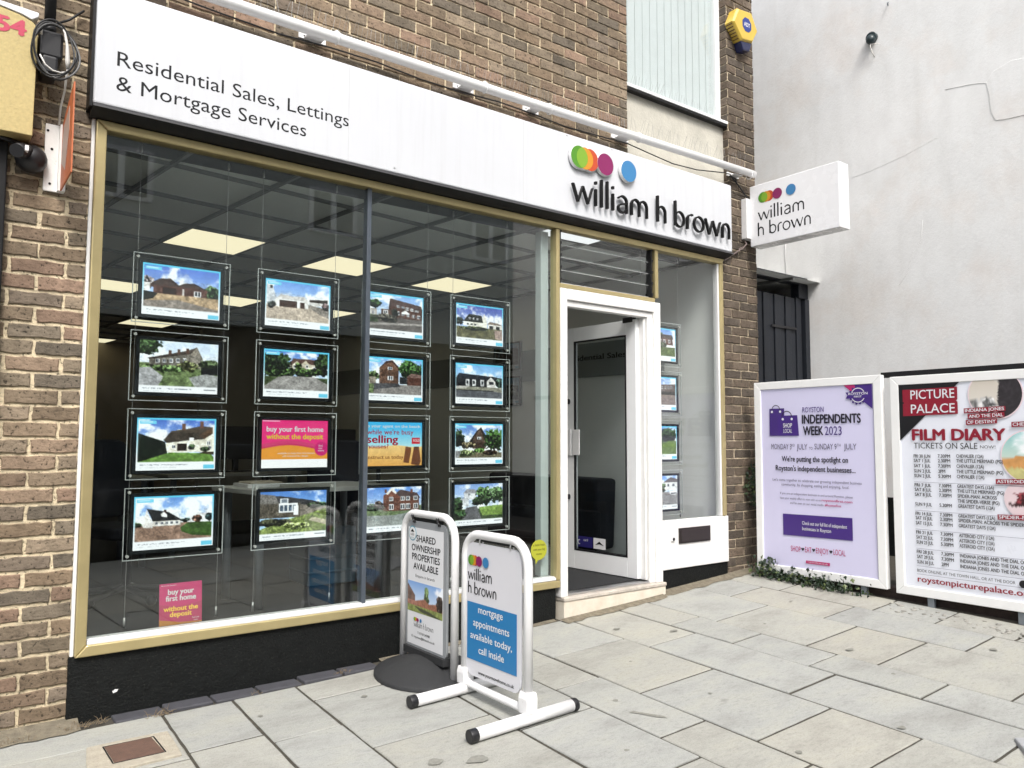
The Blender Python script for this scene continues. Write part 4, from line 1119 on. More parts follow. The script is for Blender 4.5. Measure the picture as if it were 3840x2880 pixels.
tag(mb.build('cable', mat('grey_cable', (.16, .12, .11), .6)), 'grey twisted cables crossing the brick pier below the projecting sign', 'cable')
# bird spikes along the tube light and the window sill
def spikes(name, x0, x1, y, zf, h, step, label):
    mb = MB()
    x = x0
    while x < x1:
        z = zf(x); t = random.uniform(-.03, .03)
        mb.tube([(x, y, z), (x + t * .5 + random.uniform(-.008, .008), y - .02 + random.uniform(-.03, .03), z + h * random.uniform(.85, 1.05))], .0009, 4, caps=False)
        x += step * random.uniform(.8, 1.2)
    mb.box(x0, y - .006, zf(x0) - .003, x1, y + .006, zf(x0), 1)
    return tag(mb.build(name, [M_wire, M_clear]), label, 'bird spikes')
tube_z = lambda x: 3.875 if x < 3.05 else 3.875 + (x - 3.05) * .0125
spikes('bird_spike_strip', .7, 5.62, -.10, lambda x: tube_z(x), .10, .032, 'row of fine wire bird spikes along the top of the white tube light')
spikes('bird_spike_strip', 4.36, 5.45, .045, lambda x: 4.328, .10, .03, 'row of fine wire bird spikes on the white sill of the upper window')

# ------------------------------------------------------------------ alarm box
ab = thing('alarm_box', 'yellow six-sided burglar alarm box with blue lower light high on the right pier', 'alarm', (5.70, -.05, 5.05))
hexo = [(5.592, 5.390), (5.790, 5.412), (5.880, 5.262), (5.800, 5.135), (5.640, 5.112), (5.520, 5.250)]
AF = XZ(-.012, -.002, -.05)
mb = MB()
fo = [(x, z) for x, z in hexo]; cxh = sum(p[0] for p in fo) / 6; czh = sum(p[1] for p in fo) / 6
fi = [(cxh + (x - cxh) * .90, czh + (z - czh) * .90) for x, z in fo]
O, u, v, n = AF
vs = [O + u * x + v * z for x, z in fo] + [O + u * x + v * z + n * .075 for x, z in fo] + [O + u * x + v * z + n * .092 for x, z in fi]
fs2 = []
for k in range(2):
    for i in range(6): fs2.append((k * 6 + i, k * 6 + (i + 1) % 6, (k + 1) * 6 + (i + 1) % 6, (k + 1) * 6 + i))
fs2.append(list(range(12, 18)))
mb.add(vs, fs2); mb.build('cover', M_yellow, ab, bevel=.004)
mb = MB(); mb.prism([(5.640, 5.110), (5.800, 5.133), (5.765, 5.05), (5.670, 5.035)], AF, 0, .078); mb.build('strobe', M_blueplastic, ab, bevel=.006)
mb = MB()
a, c = fo[5], fo[4]
for k in range(6):
    t = (k + .6) / 6.6
    x = a[0] + (c[0] - a[0]) * t; z = a[1] + (c[1] - a[1]) * t
    mb.box(x - .006 - .012, -.07, z - .057, x + .002 - .012, -.008, z - .051)
mb.build('louvre_slots', mat('amber_slots', (.10, .05, .01), .5), ab)
mb = MB()
oc = [(.028, .066), (.066, .028), (.066, -.028), (.028, -.066), (-.028, -.066), (-.066, -.028), (-.066, .028), (-.028, .066)]
LF = XZ(5.712 - .012, -.0945, 5.27 - .05)
mb.prism([(x * .95, z * .95) for x, z in oc], LF, 0, .0012, 0)
mb.text('ADT', (LF[0] + V(-.041, -.0018, -.018), LF[1], LF[2], LF[3]), .036, 1, width=.082, bold=.02)
mb.build('maker_badge', [mat('blue_badge', hx(34, 56, 130), .4), M_white], ab)

# ------------------------------------------------------------------ things on the left pier and the neighbour's front
ns = thing('neighbour_fascia', 'yellow fascia board with red numerals over the shop next door on the left', 'sign', (0, -.1, 3.2))
mb = MB()
mb.prism([(-1.6, 2.885), (.363, 2.900), (.366, 3.395), (.345, 3.420), (.30, 3.438), (.218, 3.452), (-1.6, 3.47)], XZ(0, -.15, 0), -.12, 0, 0)
mb.build('board', mat('speckled_yellow_board', (.50, .40, .18), .7, var=.16, scale=60, bump=.2, bscale=90), ns, bevel=.003)
mb = MB(); mb.prism([(-1.6, 3.473), (.218, 3.455), (.305, 3.441), (.34, 3.428), (.366, 3.45), (.366, 3.468), (.25, 3.475), (-1.6, 3.53)], XZ(0, -.155, 0), -.13, 0); mb.build('capping', M_white, ns, bevel=.003)
mb = MB(); mb.text('54', XZ(.317, -.1515, 3.344), .068, width=.108, bold=.05, align='R'); mb.build('numerals', mat('faded_red_numerals', tuple(q * .7 for q in hx(214, 70, 100)), .5), ns)
nf = thing('neighbour_shopfront', 'black frame of the shop next door at the left edge', 'shopfront', (0, 0, .2))
mb = MB(); mb.box(.16, -.05, .1, .282, .12, 2.885); mb.box(-2.0, -.05, 2.80, .16, .12, 2.885); mb.box(-2.0, -.05, .1, .16, .12, .55); mb.build('frame', M_soffit, nf, bevel=.006)
mb = MB(); mb.box(-2.0, .02, .55, .16, .03, 2.80); mb.build('glass', glass_mat('dark_green_glass', (.16, .2, .18), 1.45), nf)
mb = MB(); mb.box(-2.0, .5, .1, .2, .56, 2.9); mb.build('blind', M_navy, nf)
po = MB(); po.tube([(.413, -.12, 3.42), (.414, -.12, 4.6)], .0235, 14); po.tube([(.413, -.12, 3.40), (.413, -.12, 3.435)], .027, 14)
tag(po.build('bracket_pole', M_soffit), 'black steel pole hanging down above the coiled cables', 'pole')
co = thing('cable_coil', 'coil of black and grey cable looped around a dark junction box on the left pier', 'cable', (.43, -.14, 3.2))
mb = MB(); mb.box(.374, -.15, 3.28, .468, -.02, 3.405); mb.box(.385, -.16, 3.20, .45, -.02, 3.285); mb.build('junction_box', M_blackplastic, co, bevel=.012)
specs = [(.434, 3.305, .093, .130, 8, M_cable), (.430, 3.300, .086, .122, -6, M_cable), (.440, 3.300, .090, .124, 14, mat('grey_flex', (.12, .12, .12), .5)), (.426, 3.310, .080, .128, 4, M_cable)]
for k, (cx, cz, rx, rz, tilt, m_) in enumerate(specs):
    mb = MB(); pts = []
    for i in range(30):
        t = 2 * math.pi * i / 30
        a, b_ = rx * math.cos(t) + .004 * math.sin(3 * t + k), rz * math.sin(t)
        pts.append((cx + a * math.cos(R(tilt)) - b_ * math.sin(R(tilt)) * .4, -.165 - .008 * k + .012 * math.sin(2 * t), cz + b_))
    mb.tube(pts, .0042, 7, closed=True); mb.build('loop', m_, co)
mb = MB(); mb.tube([(.455, -.17, 3.43), (.468, -.175, 3.40), (.480, -.175, 3.34), (.484, -.175, 3.27), (.486, -.17, 3.235)], [.004, .005, .007, .011, .007], 8); mb.tube([(.486, -.17, 3.235), (.483, -.165, 3.20), (.487, -.1, 3.16), (.480, -.04, 3.10), (.478, -.03, 3.02)], .0048, 7)
mb.tube([(.385, -.16, 3.43), (.377, -.165, 3.41), (.379, -.16, 3.37)], .005, 7)
mb.tube([(.374, -.185, 3.265), (.395, -.187, 3.225), (.425, -.187, 3.205), (.455, -.187, 3.203), (.476, -.185, 3.212)], .0038, 6)
mb.build('white_lead', M_whitecable, co)
mb = MB(); mb.tube([(.432, -.02, 3.49), (.50, -.03, 3.535), (.56, -.03, 3.60)], .0055, 7)
tag(mb.build('cable', M_cable), 'thin black cable slanting up the bricks from the pole', 'cable')
fb = thing('flag_sign', 'faded orange projecting sign seen edge-on, bolted to a white wall plate', 'sign', (.5, 0, 2.9))
mb = MB()
FO = (V(.497, 0, 0), V(0, -1, 0), V(0, 0, 1), V(-1, 0, 0))
mb.prism([(.004, 2.70), (.36, 2.706), (.345, 3.115), (.05, 3.02), (.004, 2.98)], FO, 0, .006, 0)
mb.prism([(.06, 2.83), (.19, 2.76), (.27, 2.92), (.255, 3.035), (.10, 2.99)], FO, .0062, .0075, 1)
mb.build('sheet', [M_orange, mat('bleached_patch', (.42, .30, .25), .5, var=.2, scale=20)], fb)
mb = MB(); mb.box(.426, -.018, 2.700, .512, -.004, 3.018); mb.box(.482, -.05, 2.700, .512, -.018, 3.016)
for x, z in ((.436, 2.985), (.455, 2.90), (.432, 2.815), (.452, 2.735)): mb.prism(circle(x, z, .006, 10), XZ(0, -.018, 0), 0, .003, 1)
mb.build('wall_plate', [M_whitepaint, M_text], fb, bevel=.002)
fl2 = thing('floodlight', 'small black round security lamp on the left brick pier', 'lamp', (.36, 0, 2.83))
mb = MB(); mb.ball((.372, -.045, 2.826), .066, 0, 18, (1, .9, 1)); mb.build('dome', M_blackplastic, fl2)
mb = MB(); mb.tube([(.345, -.08, 2.85), (.322, -.12, 2.832), (.306, -.15, 2.82)], [.034, .034, .030], 14); mb.build('head', M_blackplastic, fl2)
mb = MB(); mb.box(.336, -.172, 2.822, .350, -.115, 2.846); mb.build('sticker', M_white, fl2)
mb = MB(); mb.tube([(.20, -.06, 2.90), (.27, -.06, 2.895), (.345, -.05, 2.878)], .012, 8); mb.build('arm', M_blackplastic, fl2)
# ------------------------------------------------------------------ lit display panels hanging in the window
PIC = pics()
desc = {
 '11': 'red brick bungalow with a wide gravel drive', '12': 'grey stone terrace with tall chimneys', '13': 'thatched white cottage behind a dark hedge', '14': 'white house with a brown drive and round lawn',
 '21': 'white bungalow with brown garage doors', '22': 'pale house among trees at the end of a grey drive', '23': 'pink and orange first-home advert', '24': 'stone bungalow with a white bay and grassy bank',
 '31': 'row of brick semis on a dark drive', '32': 'tall brick gable with a tree on the right', '33': 'beach advert with brown sandals', '34': 'red brick villa beside a grey forecourt',
 '41': 'white dormer house under a deep blue sky', '42': 'long low bungalow beside a road', '43': 'dark gabled cottage between trees', '44': 'leafy garden with path and lawn',
 '51': 'brick house behind a green lawn', '52': 'brick street with a pale drive', '53': 'open green field with a tree', '54': 'white house with a parked car'}
M_teal = mat('dark_teal_reveal', (.010, .022, .030), .3)
plate_me = {}
def panel(key, x0, z0, y=.15):
    w, h = .488, .360
    t = thing('property_display', 'lit window panel showing ' + desc[key], 'display panel', (x0 + w / 2, y, z0), 'lit property panels hung in the shop window')
    D = (x0, z0)
    if 'acrylic_plate' not in plate_me:
        mb = MB()
        a, b_, c = w, h, .006
        e = .0035
        mb.box(0, 0, 0, w, c, h, 0)
        for q in ((0, 0, w, e), (0, h - e, w, h), (0, e, e, h - e), (w - e, e, w, h - e)): mb.box(q[0], -.0006, q[1], q[2], c + .0006, q[3], 1)
        o = mb.build('acrylic_plate', [M_clear, M_edge]); plate_me['acrylic_plate'] = o.data; bpy.data.objects.remove(o)
        mb = MB()
        for q in ((.030, .028, w - .030, .046), (.030, h - .046, w - .030, h - .028), (.030, .046, .048, h - .046), (w - .048, .046, w - .030, h - .046)): mb.box(q[0], .006, q[1], q[2], .018, q[3], 0)
        mb.box(.030, .018, .028, w - .030, .020, h - .028, 0)
        o = mb.build('bezel', [M_bezel]); plate_me['bezel'] = o.data; bpy.data.objects.remove(o)
        mb = MB(); mb.prism(circle(0, 0, .0075, 12), XZ(0, 0, 0), -.010, .006, 0)
        o = mb.build('standoff', [M_stud]); plate_me['standoff'] = o.data; bpy.data.objects.remove(o)
    def part(kind, px, pz, dy=0):
        o = bpy.data.objects.new(kind, plate_me[kind]); COL.objects.link(o); o.parent = t
        o.location = (px - t.location.x, dy, pz - t.location.z)
        return o
    part('acrylic_plate', x0, z0, -.012); part('bezel', x0, z0, -.010)
    for a, b_ in ((.022, .022), (w - .022, .022), (.022, h - .022), (w - .022, h - .022)): part('standoff', x0 + a, z0 + b_, -.012)
    fr = XZ(x0 + .047, y + .0045, z0 + .045)
    sc = pic_mesh(PIC[key], fr, w - .094, h - .090, 'screen', M_screen, t)
    return t, fr, sc
COLX = [.852, 1.492, 2.131, 2.770]
ROWZ = [2.146, 1.746, 1.346, .946]
M_adw = emit_mat('lit_white_lettering', (.95, .95, .95), .36); M_ady = emit_mat('lit_yellow_lettering', hx(255, 225, 70), .36); M_adr = emit_mat('lit_red_lettering', hx(186, 30, 60), .36); M_adn = emit_mat('lit_brown_lettering', hx(130, 70, 40), .36)
for ci, x0 in enumerate(COLX):
    for ri, z0 in enumerate(ROWZ):
        t, fr, sc = panel('%d%d' % (ci + 1, ri + 1), x0, z0)
        k = '%d%d' % (ci + 1, ri + 1)
        O, u, v, n = fr
        F = lambda a, b_: (O + u * a + v * b_ + n * .0012, u, v, n)
        if k == '23':
            mb = MB(); mb.text('buy your first home', F(.030, .205), .030, 0, width=.335, bold=.025); mb.text('without the deposit', F(.030, .163), .030, 1, width=.335, bold=.025)
            mb.text('available to help first time buyers', F(.095, .078), .011, 0, width=.22); mb.text('ask in branch for details', F(.125, .062), .011, 0, width=.15)
            mb.text('find', F(.338, .120), .012, 0); mb.text('out', F(.338, .106), .012, 0); mb.text('more', F(.335, .092), .012, 0)
            mb.build('screen_lettering', [M_adw, M_ady], sc)
        if k == '33':
            mb = MB(); mb.text('Is your agent on the beach', F(.008, .236), .018, 0, width=.37, bold=.012); mb.text("while we're busy", F(.010, .194), .030, 2, width=.32, bold=.012)
            mb.text('selling', F(.010, .142), .046, 2, width=.21, bold=.03); mb.text('houses?', F(.010, .108), .026, 2, width=.145, bold=.02); mb.text('instruct us today', F(.010, .044), .022, 3, width=.25, bold=.015); mb.text('SOLD', F(.328, .150), .014, 0, bold=.02)
            mb.build('screen_lettering', [M_adw, M_ady, M_adr, M_adn], sc)
for ri, z0 in enumerate(ROWZ):
    panel('5%d' % (ri + 1), 4.552, z0 + .008)
# suspension cables
cn = ['outer left', 'inner left']
wires = [(x0 + .022 + q * .444, nm) for x0, nm in zip(COLX, ('first', 'second', 'third', 'fourth')) for q in (0, 1)] + [(4.574, 'narrow'), (5.018, 'narrow')]
side = ['left', 'right']
for i, (x, nm) in enumerate(wires):
    mb = MB(); zb = .618 if x < 4 else .93
    mb.tube([(x, .148, zb), (x, .148, 3.07)], .0013, 5, caps=False); mb.tube([(x, .148, zb), (x, .148, zb + .05)], .006, 8); mb.tube([(x, .148, 3.03), (x, .148, 3.07)], .006, 8)
    lab = ('%s steel cable of the %s column of window panels' % (side[i % 2], nm)) if nm != 'narrow' else ('%s steel cable of the panels beside the open door' % side[i % 2])
    tag(mb.build('display_cable', M_wire), lab, 'cable', 'steel cables holding the window panels')
# pink card standing on the sill
pc = thing('window_card', 'small pink and orange card standing on the window sill', 'card', (1.12, .08, .36))
mb = MB(); CF = (V(1.020, .075, .618), V(1, 0, 0), V(0, .09, 1).normalized(), V(0, -1, .09).normalized())
mb.fbox(CF, 0, 0, -.004, .206, .205, 0, 0)
wv = [(.206 * i / 10, .105 - .014 * math.sin(math.pi * i / 10) * (1 if i < 11 else 0)) for i in range(11)]
mb.prism([(0, .0), (.206, .0)] + wv[::-1], CF, 0, .0006, 1)
mb.prism([(0, 0), (.206, 0), (.206, .006), (.10, .010), (0, .030)], CF, .0006, .0012, 2)
mb.build('board', [mat('pink_card', tuple(q * .75 for q in hx(226, 62, 128)), .5), mat('deep_pink_card', tuple(q * .75 for q in hx(205, 66, 112)), .5), mat('orange_card', tuple(q * .7 for q in hx(222, 150, 60)), .5)], pc)
mb = MB(); G = lambda a, b_: (CF[0] + CF[1] * a + CF[2] * b_ + CF[3] * .0016, CF[1], CF[2], CF[3])
mb.text('buy your', G(.103, .150), .026, 0, width=.125, align='C', bold=.03); mb.text('first home', G(.103, .118), .026, 0, width=.145, align='C', bold=.03)
CL = [M_white, mat('yellow_lettering', hx(250, 205, 80), .5)]
mb.flush('lettering', CL, pc)
mb.text('without the', G(.103, .068), .024, 1, width=.165, align='C', bold=.03); mb.text('deposit', G(.103, .040), .024, 1, width=.105, align='C', bold=.03)
mb.flush('lettering', CL, pc)
mb.text('find out', G(.158, .022), .008, 0, width=.034); mb.text('more', G(.166, .010), .008, 0, width=.02); mb.text('first time buyers', G(.008, .193), .006, 0, width=.07)
mb.build('lettering', CL, pc)
# yellow speech-bubble sticker
sk = thing('window_sticker', 'yellow speech bubble sticker on the shop glass beside the door', 'sticker', (3.40, 0, .8))
mb = MB(); mb.prism(circle(3.405, .812, .070, 28, .068), XZ(0, .0012, 0), 0, .0012); mb.prism([(3.372, .757), (3.402, .75), (3.378, .716)], XZ(0, .0012, 0), 0, .0011); mb.build('bubble', mat('lime_sticker', tuple(q * .62 for q in hx(205, 208, 60)), .5), sk)
mb = MB()
for s_, z in (('a little help', .838), ('with your big', .808), ('move', .778)):
    mb.text(s_, XZ(3.405, -.0006, z), .015, 0, width=.1 if s_ != 'move' else .045, align='C'); mb.flush('lettering', M_letter, sk)

# ------------------------------------------------------------------ inside the shop
k_ = 0
pan_me = None
names = ['nearest', 'second', 'third', 'fourth']
for jr in range(4):
    for i in range(-1, 4):
        c = c0 + U * (i * 1.197) + W * (jr * 2.4)
        if c.x < .6 or c.x > 5.0 - jr * .25: continue
        t = thing('ceiling_light', 'square lit panel in the shop ceiling, %s row back, %s along' % (names[jr], ['first', 'second', 'third', 'fourth', 'fifth'][i + 1]), 'ceiling light', (c.x, c.y, ZC), 'lit ceiling panels')
        FRc = (V(c.x, c.y, ZC), U, W, V(0, 0, -1))
        mb = MB(); mb.fbox(FRc, -.287, -.287, -.02, .287, .287, .002); mb.build('diffuser', M_panel, t)
        mb = MB()
        for q in ((-.300, -.300, .300, -.287), (-.300, .287, .300, .300), (-.300, -.287, -.287, .287), (.287, -.287, .300, .287)): mb.fbox(FRc, q[0], q[1], -.02, q[2], q[3], .0055)
        mb.build('trim', M_grid, t)
t = thing('ceiling_light', 'small lit panel in the ceiling just inside the open door', 'ceiling light', (3.9, .16, ZC), 'lit ceiling panels')
mb = MB(); mb.box(3.62, .055, ZC - .004, 4.12, .27, ZC + .01); mb.build('diffuser', emit_mat('cool_panel', (.92, .94, .95), .42), t)
def desk(x, y, label, legs, d=.7, w=1.3, rot=ANG, z=.74):
    t = thing('desk', label, 'desk', (x, y, ZF))
    F = (V(x, y, ZF), V(math.cos(rot), math.sin(rot), 0), V(-math.sin(rot), math.cos(rot), 0), V(0, 0, 1))
    mb = MB(); mb.fbox(F, -w / 2, -d / 2, z - .03, w / 2, d / 2, z); mb.build('desk_top', M_desk, t, bevel=.004)
    for a in (-1, 1):
        for b_ in (-1, 1):
            mb = MB(); mb.tube([F[0] + F[1] * (a * (w / 2 - .08)) + F[2] * (b_ * (d / 2 - .08)) + V(0, 0, 0.0), F[0] + F[1] * (a * (w / 2 - .08)) + F[2] * (b_ * (d / 2 - .08)) + V(0, 0, z - .03)], .026, 10); mb.build('leg', M_greymetal, t)
    return t, F
def chair(x, y, rot, label):
    t = thing('office_chair', label, 'chair', (x, y, ZF))
    F = (V(x, y, ZF), V(math.cos(rot), math.sin(rot), 0), V(-math.sin(rot), math.cos(rot), 0), V(0, 0, 1))
    mb = MB(); mb.prism(rrect(-.24, -.23, .24, .24, .08), F, .42, .50); mb.build('seat', M_navy, t, bevel=.02)
    B = (F[0] + F[2] * .24, F[1], V(0, 0, 1) + F[2] * .12, F[2])
    mb = MB(); mb.prism(rrect(-.22, .52, .22, 1.05, .10), B, -.03, .03); mb.build('backrest', M_navy, t, bevel=.015)
    mb = MB(); mb.tube([F[0] + V(0, 0, .08), F[0] + V(0, 0, .43)], .03, 10)
    for k in range(5):
        a = 2 * math.pi * k / 5; mb.tube([F[0] + V(0, 0, .09), F[0] + V(.3 * math.cos(a), .3 * math.sin(a), .05)], .02, 8); mb.ball(F[0] + V(.3 * math.cos(a), .3 * math.sin(a), .035), .035, 0, 8)
    mb.build('base', M_blackplastic, t)
desk(2.16, 1.0, 'pale desk with tubular legs nearest the shop window', 4, d=.62, w=1.05)
desk(2.4, 3.6, 'pale desk further back in the shop, behind the second panel column', 4)
desk(3.9, 4.6, 'pale desk at the back right of the shop', 4)
desk(.95, 3.1, 'pale desk at the back left of the shop', 4)
chair(1.15, 1.5, .4, 'dark swivel chair left of the desk nearest the window')
chair(2.75, 1.7, 2.6, 'dark swivel chair behind the desk nearest the window')
chair(3.3, 4.0, 1.2, 'dark swivel chair deep in the shop before the back desk')
def monitor(x, y, rot, label):
    t = thing('monitor', label, 'monitor', (x, y, ZF + .74))
    F = (V(x, y, ZF + .74), V(math.cos(rot), math.sin(rot), 0), V(0, 0, 1), V(math.sin(rot), -math.cos(rot), 0))
    mb = MB(); mb.fbox(F, -.26, .12, -.02, .26, .44, .02); mb.build('screen_case', M_blackplastic, t, bevel=.006)
    mb = MB(); mb.fbox(F, -.12, 0, -.09, .12, .012, .09); mb.fbox(F, -.03, .012, -.01, .03, .14, .01); mb.build('stand', M_blackplastic, t)
monitor(2.5, 3.55, .3, 'dark monitor on the desk behind the second panel column'); monitor(4.0, 4.6, -.3, 'dark monitor on the back right desk'); monitor(1.0, 3.1, .5, 'dark monitor on the back left desk')
pp = thing('paper_stack', 'stack of papers and a brochure on the desk nearest the window', 'papers', (1.86, .98, ZF + .74))
mb = MB(); mb.box(1.72, .88, ZF + .741, 1.93, 1.17, ZF + .762); mb.build('sheets', M_white, pp); mb = MB(); mb.box(1.75, .92, ZF + .763, 1.96, 1.14, ZF + .774); mb.build('brochure', M_sandmortar, pp)
bx = thing('crate', 'blue-grey plastic crate on the floor under the desk nearest the window', 'crate', (2.42, 1.35, ZF))
mb = MB(); mb.box(2.25, 1.15, ZF + .02, 2.62, 1.5, ZF + .42)
for k in range(3): mb.box(2.245, 1.14, ZF + .10 + k * .1, 2.625, 1.505, ZF + .12 + k * .1)
mb.build('body', mat('blue_grey_crate', (.055, .10, .14), .6), bx, bevel=.01)
# long dark sofa against the right-hand wall
so = thing('sofa', 'long dark navy sofa with a high back against the inside wall by the door', 'sofa', (5.0, 1.7, ZF))
SF = (WF[0] + wn_ * .02, wallv, V(0, 0, 1), wn_)
mb = MB(); mb.fbox(SF, 1.02, ZF + .10, .30, 2.5, ZF + .42, .36); mb.build('seat', M_navy, so, bevel=.03)
mb = MB(); mb.prism([(1.10, ZF + .05), (2.55, ZF + .05), (2.55, ZF + .72), (1.07, ZF + .70)], SF, .02, .30); mb.build('backrest', M_navy, so, bevel=.035)
# small framed pictures on the right-hand wall
for k, (z0, z1, nm) in enumerate(((2.295, 2.605, 'upper'), (1.925, 2.235, 'lower'))):
    t = thing('wall_picture', '%s dark framed picture on the inside wall behind the fourth panel column' % nm, 'picture', (5.1, 2.5, z0), 'framed pictures on the inside wall')
    a0 = 2.365
    F = (WF[0] + wallv * (a0 + .42) + wn_ * .012 + V(0, 0, z0), -wallv, V(0, 0, 1), wn_)
    mb = MB(); mb.fbox(F, 0, 0, 0, .42, z1 - z0, .02); mb.build('frame', M_bezel, t)
    pic_mesh(PIC['42' if k else '31'] * .5, (F[0] + F[1] * .018 + F[2] * .018 + F[3] * .022, F[1], F[2], F[3]), .384, z1 - z0 - .036, 'print', M_print, t)
# ------------------------------------------------------------------ pavement signs
def post_frame(mb, x, y0, y1, zb, zt, r, rad, mat_=0):
    """inverted U of tube in the plane x"""
    pts = [(x, y0, zb)]
    pts += [(x, y0 - rad + rad * math.cos(R(a)), zt - rad + rad * math.sin(R(a))) for a in range(0, 91, 15)]
    pts += [(x, y1 + rad + rad * math.cos(R(a)), zt - rad + rad * math.sin(R(a))) for a in range(90, 181, 15)]
    pts += [(x, y1, zb)]
    mb.tube(pts, r, 14, mat_)
a1 = thing('pavement_sign', 'white framed swing sign with a blue mortgage notice, standing nearest on splayed feet', 'pavement sign', (2.30, -1.02, gz(2.3, -1.02)))
mb = MB(); post_frame(mb, 2.30, -.757, -1.272, .33, 1.074, .0225, .115); mb.build('frame', M_white, a1)
mb = MB(); mb.tube([(2.30, -.757, .345), (2.30, -.80, .322), (2.30, -.90, .318), (2.30, -1.15, .315), (2.30, -1.272, .315)], .019, 12); mb.build('crossbar', M_white, a1)
for y in (-.757, -1.272):
    z = gz(2.3, y)
    mb = MB()
    prof = [(-.030, z + .05), (.030, z + .05), (.032, .372), (.024, .40), (-.024, .40), (-.032, .372)]
    mb.prism(prof, XZ(2.30, y, 0), -.034, .034); mb.build('clamp', M_white, a1, bevel=.005)
    mb = MB(); mb.tube([(2.00, y - .012, gz(2.0, y) + .030), (2.56, y - .012, gz(2.56, y) + .030)], .0285, 14)
    ft = mb.build('foot', M_white, a1)
    mb = MB()
    for xa, xb in ((1.965, 2.005), (2.555, 2.585)): mb.tube([(xa, y - .012, gz(xa, y) + .030), (xb, y - .012, gz(xb, y) + .030)], .0305, 14)
    mb.build('end_cap', M_blackplastic, ft, bevel=.004)
PF = YZ(2.296, -.778, .372)
mb = MB(); mb.prism(rrect(0, 0, .452, .660, .055, 6), PF, -.006, .006); bp = mb.build('board', mat('pale_lilac_board', (.66, .66, .70), .35, var=.02), a1, bevel=.0015)
G = lambda y, z: (V(2.2885, y, z), V(0, -1, 0), V(0, 0, 1), V(-1, 0, 0))
SL_ = [mat('blue_panel', tuple(q * .68 for q in hx(46, 140, 205)), .45), M_white, M_letter, M_letter]
mb = MB()
mb.prism([(0, 0), (.412, 0), (.412, .283), (0, .283)], G(-.790, .452), 0, .0008, 0)
bpn = mb.flush('blue_panel', SL_, bp)
for s_, y, z, w_ in (('mortgage', -.990, .690, .205), ('appointments', -.995, .622, .30), ('available today,', -.993, .557, .345), ('call inside', -.998, .493, .21)): mb.text(s_, (V(2.2872, y, z), V(0, -1, 0), V(0, 0, 1), V(-1, 0, 0)), .035, 1, width=w_, align='C', bold=.012); mb.flush('lettering', SL_, bp)
mb.text('www.yourmovehome.co.uk', (V(2.2880, -1.035, .392), V(0, -1, 0), V(0, 0, 1), V(-1, 0, 0)), .016, 2, width=.292, align='C', bold=.02)
mb.flush('web_address', SL_, bp)
brand(mb, 'william', G(-.795, .847), .036, 3, width=.208, c0=.0008, wt=1.5); mb.flush('lettering', SL_, bp); brand(mb, 'h brown', G(-.795, .778), .036, 3, width=.245, c0=.0008, wt=1.5)
mb.build('lettering', SL_, bp)
dots(bp, G(-.822, .944), .026, [0, 0, .018, .036, .072, .130], c0=.0009)
for y in (-.898, -1.152):
    mb = MB(); mb.tube([(2.297 + .011 * math.cos(R(a)), y, 1.040 + .017 * math.sin(R(a))) for a in range(0, 360, 30)], .0035, 6, closed=True); mb.build('hook', M_steel, a1)
mb = MB(); mb.box(2.292, -1.19, 1.043, 2.300, -.86, 1.060); mb.build('hanger_bar', M_soffit, a1)

a2 = thing('pavement_sign', 'white framed sign with a grey bordered shared ownership poster on a black rubber base', 'pavement sign', (2.31, -.37, gz(2.31, -.37)))
mb = MB(); post_frame(mb, 2.312, -.099, -.636, gz(2.31, -.4) + .03, 1.133, .0215, .12); mb.tube([(2.312, -.636, gz(2.31, -.64)), (2.312, -.636, .33)], .0212, 14); mb.build('frame', M_white, a2)
mb = MB(); mb.prism(rrect(0, 0, .432, .715, .05, 6), YZ(2.308, -.142, .376), -.007, .007); bp = mb.build('board', M_alu, a2, bevel=.002)
PG = lambda y, z: (V(2.3005, y, z), V(0, -1, 0), V(0, 0, 1), V(-1, 0, 0))
mb = MB(); mb.prism([(0, 0), (.375, 0), (.375, .650), (0, .650)], PG(-.165, .404), 0, .0008); ps_ = mb.build('poster', mat('white_poster', (.70, .71, .73), .45), bp)
mb = MB()
for s_, y, z, w_ in (('SHARED', -.357, .978, .205), ('OWNERSHIP', -.357, .925, .305), ('PROPERTIES', -.357, .874, .296), ('AVAILABLE', -.357, .822, .262)): mb.text(s_, (V(2.2991, y, z), V(0, -1, 0), V(0, 0, 1), V(-1, 0, 0)), .036, 0, width=w_, align='C', bold=.022) 
mb.flush('headline', M_letter, ps_)
mb.text('Enquire in branch', PG(-.352, .779), .016, 0, width=.205, align='C'); mb.text('T: 01763 242988', PG(-.343, .469), .012, 0, width=.13, align='C', bold=.01); mb.text('E: royston@branch.co.uk', PG(-.337, .443), .012, 0, width=.245, align='C', bold=.01)
brand(mb, 'william h brown', PG(-.237, .503), .020, 0, width=.208, c0=0)
mb.v = [(p[0] - .0014, p[1], p[2]) for p in mb.v]
mb.build('lettering', M_letter, ps_)
dots(ps_, PG(-.246, .545), .010, [0, 0, .007, .014, .036, .068], c0=.0014)
p = Pic(300, 90, 40); p.sky((95, 140, 205), (205, 220, 238), .3); p.poly([(0, .1), (.22, .45), (.22, .62), (0, .7)], (110, 86, 76), .3); p.tree(.55, .5, .07, .42, (78, 96, 60), .6); p.poly([(.25, .62), (.5, .5), (.62, .62), (1, .5), (1, .9), (.25, .8)], (146, 100, 82), .3, 4); p.tree(.92, .55, .1, .3, (60, 50, 46), .5); p.rect(0, .62, .3, .8, (150, 105, 92), .3); p.rect(0, .78, 1, 1, (128, 140, 82), .3, 5); p.poly([(.2, .8), (.6, .85), (1, 1), (.4, .94)], (70, 74, 60))
pic_mesh(p.finish(raw=True), PG(-.166, .584), .372, .168, 'photograph', M_print, ps_, .0016)
